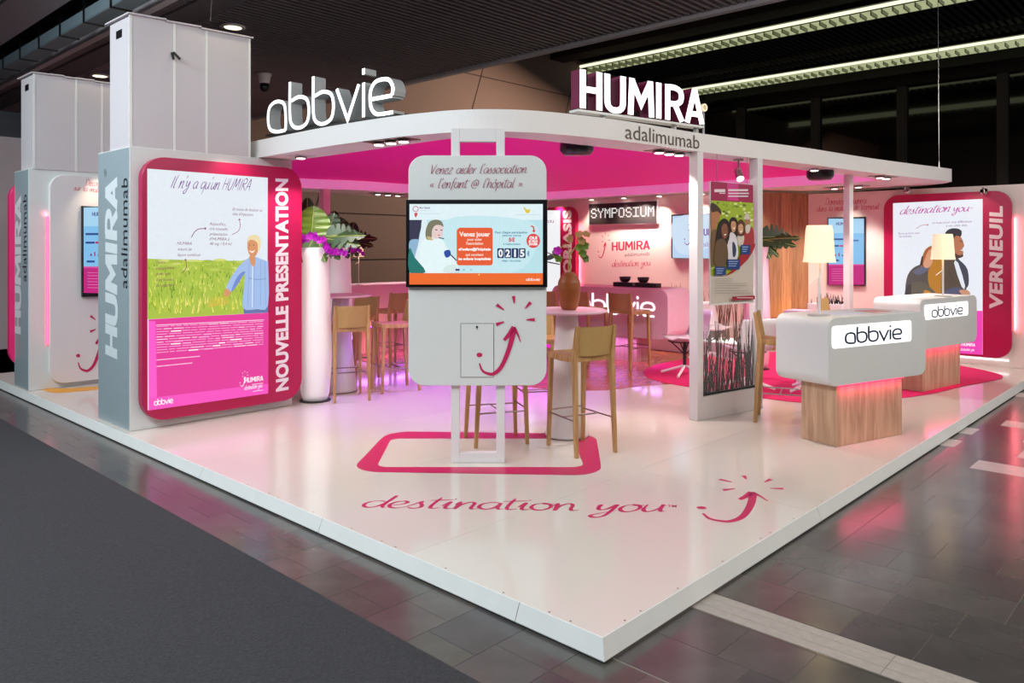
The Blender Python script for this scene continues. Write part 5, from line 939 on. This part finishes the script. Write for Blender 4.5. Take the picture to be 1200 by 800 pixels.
# ------------------------------------------------------------------ lounge: swivel chairs, reeds, small furniture
def make_chair():
    t = root('swivel_chair', (0, 0, 0)); b = MB(); N = 10; vs = []
    for i in range(N+1):                        # seat to back profile
        k = i/N; y = .22-.44*min(1, k*2) if k < .5 else -.22-.09*(k-.5)*2; z = .45-.02*math.sin(k*2*math.pi) if k < .5 else .45+.36*(k-.5)*2
        hw = .22+.03*math.sin(k*math.pi)
        for j_ in range(7): u = j_/6*2-1; vs.append((u*hw, y+(.06*(u*u) if k > .45 else 0), z+(.05*u*u if k < .55 else 0)))
    m_ = len(vs); vs += [(x, y-.012, z-.012) for x, y, z in vs]; fs = [(7*i+j_, 7*i+j_+1, 7*i+j_+8, 7*i+j_+7) for i in range(N) for j_ in range(6)]; fs += [tuple(m_+a for a in f_[::-1]) for f_ in fs]
    rim_ = [j_ for j_ in range(7)]+[7*i+6 for i in range(1, N+1)]+[7*N+j_ for j_ in range(5, -1, -1)]+[7*i for i in range(N-1, 0, -1)]
    fs += [(rim_[i], rim_[(i+1) % len(rim_)], m_+rim_[(i+1) % len(rim_)], m_+rim_[i]) for i in range(len(rim_))]; b.add(vs, fs); b.build('shell', M['white'], t, True)
    MB().path([Vector((.2*math.cos(a), .2*math.sin(a), .425)) for a in [6.2832*i/20 for i in range(21)]], .009).build('seat_rim', M['dark'], t); MB().tube((0, 0, .12), (0, 0, .42), .022).build('column', M['dark'], t)
    for i in range(4): a = math.pi/4+i*math.pi/2; MB().tube((.19*math.cos(a), .19*math.sin(a), .42), (0, 0, .26), .008).build('brace', M['dark'], t); MB().path([Vector((0, 0, .12)), Vector((.15*math.cos(a), .15*math.sin(a), .07)), Vector((.3*math.cos(a), .3*math.sin(a), .019))], .016, 8).build('leg', M['white'], t)
    return t
c0 = make_chair()
for i, (p_, an, lb) in enumerate((((5.95, 3.15), 60, 'white swivel chair behind the first post on the magenta carpet'), ((5.62, 2.15), -30, 'white swivel chair seen from behind through the twig panel'), ((7.3, 3.55), 150, 'rearmost swivel chair near the reed planter'), ((5.95, 1.55), 200, 'swivel chair mostly hidden behind the nearer reception counter'))):
    o = c0 if i == 0 else copy_tree(c0); o.location = (*p_, .0095); o.rotation_euler = (0, 0, math.radians(an)); tag(o, lb, 'chair', 'white swivel chairs in the lounge')
t = root('reed_planter', (8.05, 4.2, .0085), 0, 'low white lit planter with dry reeds in front of the rose wall', 'planter'); MB().box(-.3, .28, -.85, .95, 0, .2).build('trough', M['white'], t, bevel=.005); MB().box(-.26, .24, -.8, .9, .2, .215).build('light_tray', mat('planter_light', '#ffffff', .4, emis=1.0, ecol='#eafff4'), t)
R = random.Random(9); b = MB()
for i in range(110): x, y = R.uniform(-.22, .2), R.uniform(-.78, .88); h_ = R.uniform(.45, .85); b.tube((x, y, .215), (x+R.uniform(-.07, .07), y+R.uniform(-.09, .09), .2+h_), R.uniform(.006, .014), .002, 5)
b.build('reed', M['reed'], t, kind='stuff')
p_ = at_d(972, 356, 10.2); t = root('reed_planter', (p_.x, p_.y, .0075), 0, 'tall white box planter with short dark reeds behind the nearer counter', 'planter'); MB().box(-.18, .18, -.22, .22, 0, p_.z).build('box_body', M['white'], t, bevel=.004); b = MB()
for i in range(40): x, y = R.uniform(-.16, .16), R.uniform(-.2, .2); b.tube((x, y, p_.z), (x+R.uniform(-.02, .02), y+R.uniform(-.03, .03), p_.z+R.uniform(.04, .14)), .008, .002, 5)
b.build('reed', M['twig'], t, kind='stuff')
p_ = at_d(936, 364, 8.9); t = root('side_table', (p_.x, p_.y, .0075), 0, 'pink lit side table just behind the left end of the nearer counter', 'table'); MB().box(-.14, .14, -.12, .12, p_.z-.03, p_.z).build('table_top', M['pink_lac'], t); MB().tube((0, 0, 0), (0, 0, p_.z-.03), .03).build('table_leg', M['white'], t)
for o in bpy.data.objects:                       # rest things clear of the printed floor graphics
    if o.parent is None and o.get('category') and abs(o.location.z) < 1e-6 and o.location.x > 0 and o.name != 'stand_platform': o.location.z = .0016

t = root('hanging_wire', at_d(253, 2, 8.2), 0, 'thin wire hanging from the ceiling above the nearer fabric tower', 'wire'); MB().tube((0, 0, .8), (-.06, 0, -.22), .005, n=5).build('wire', M['chrome'], t)
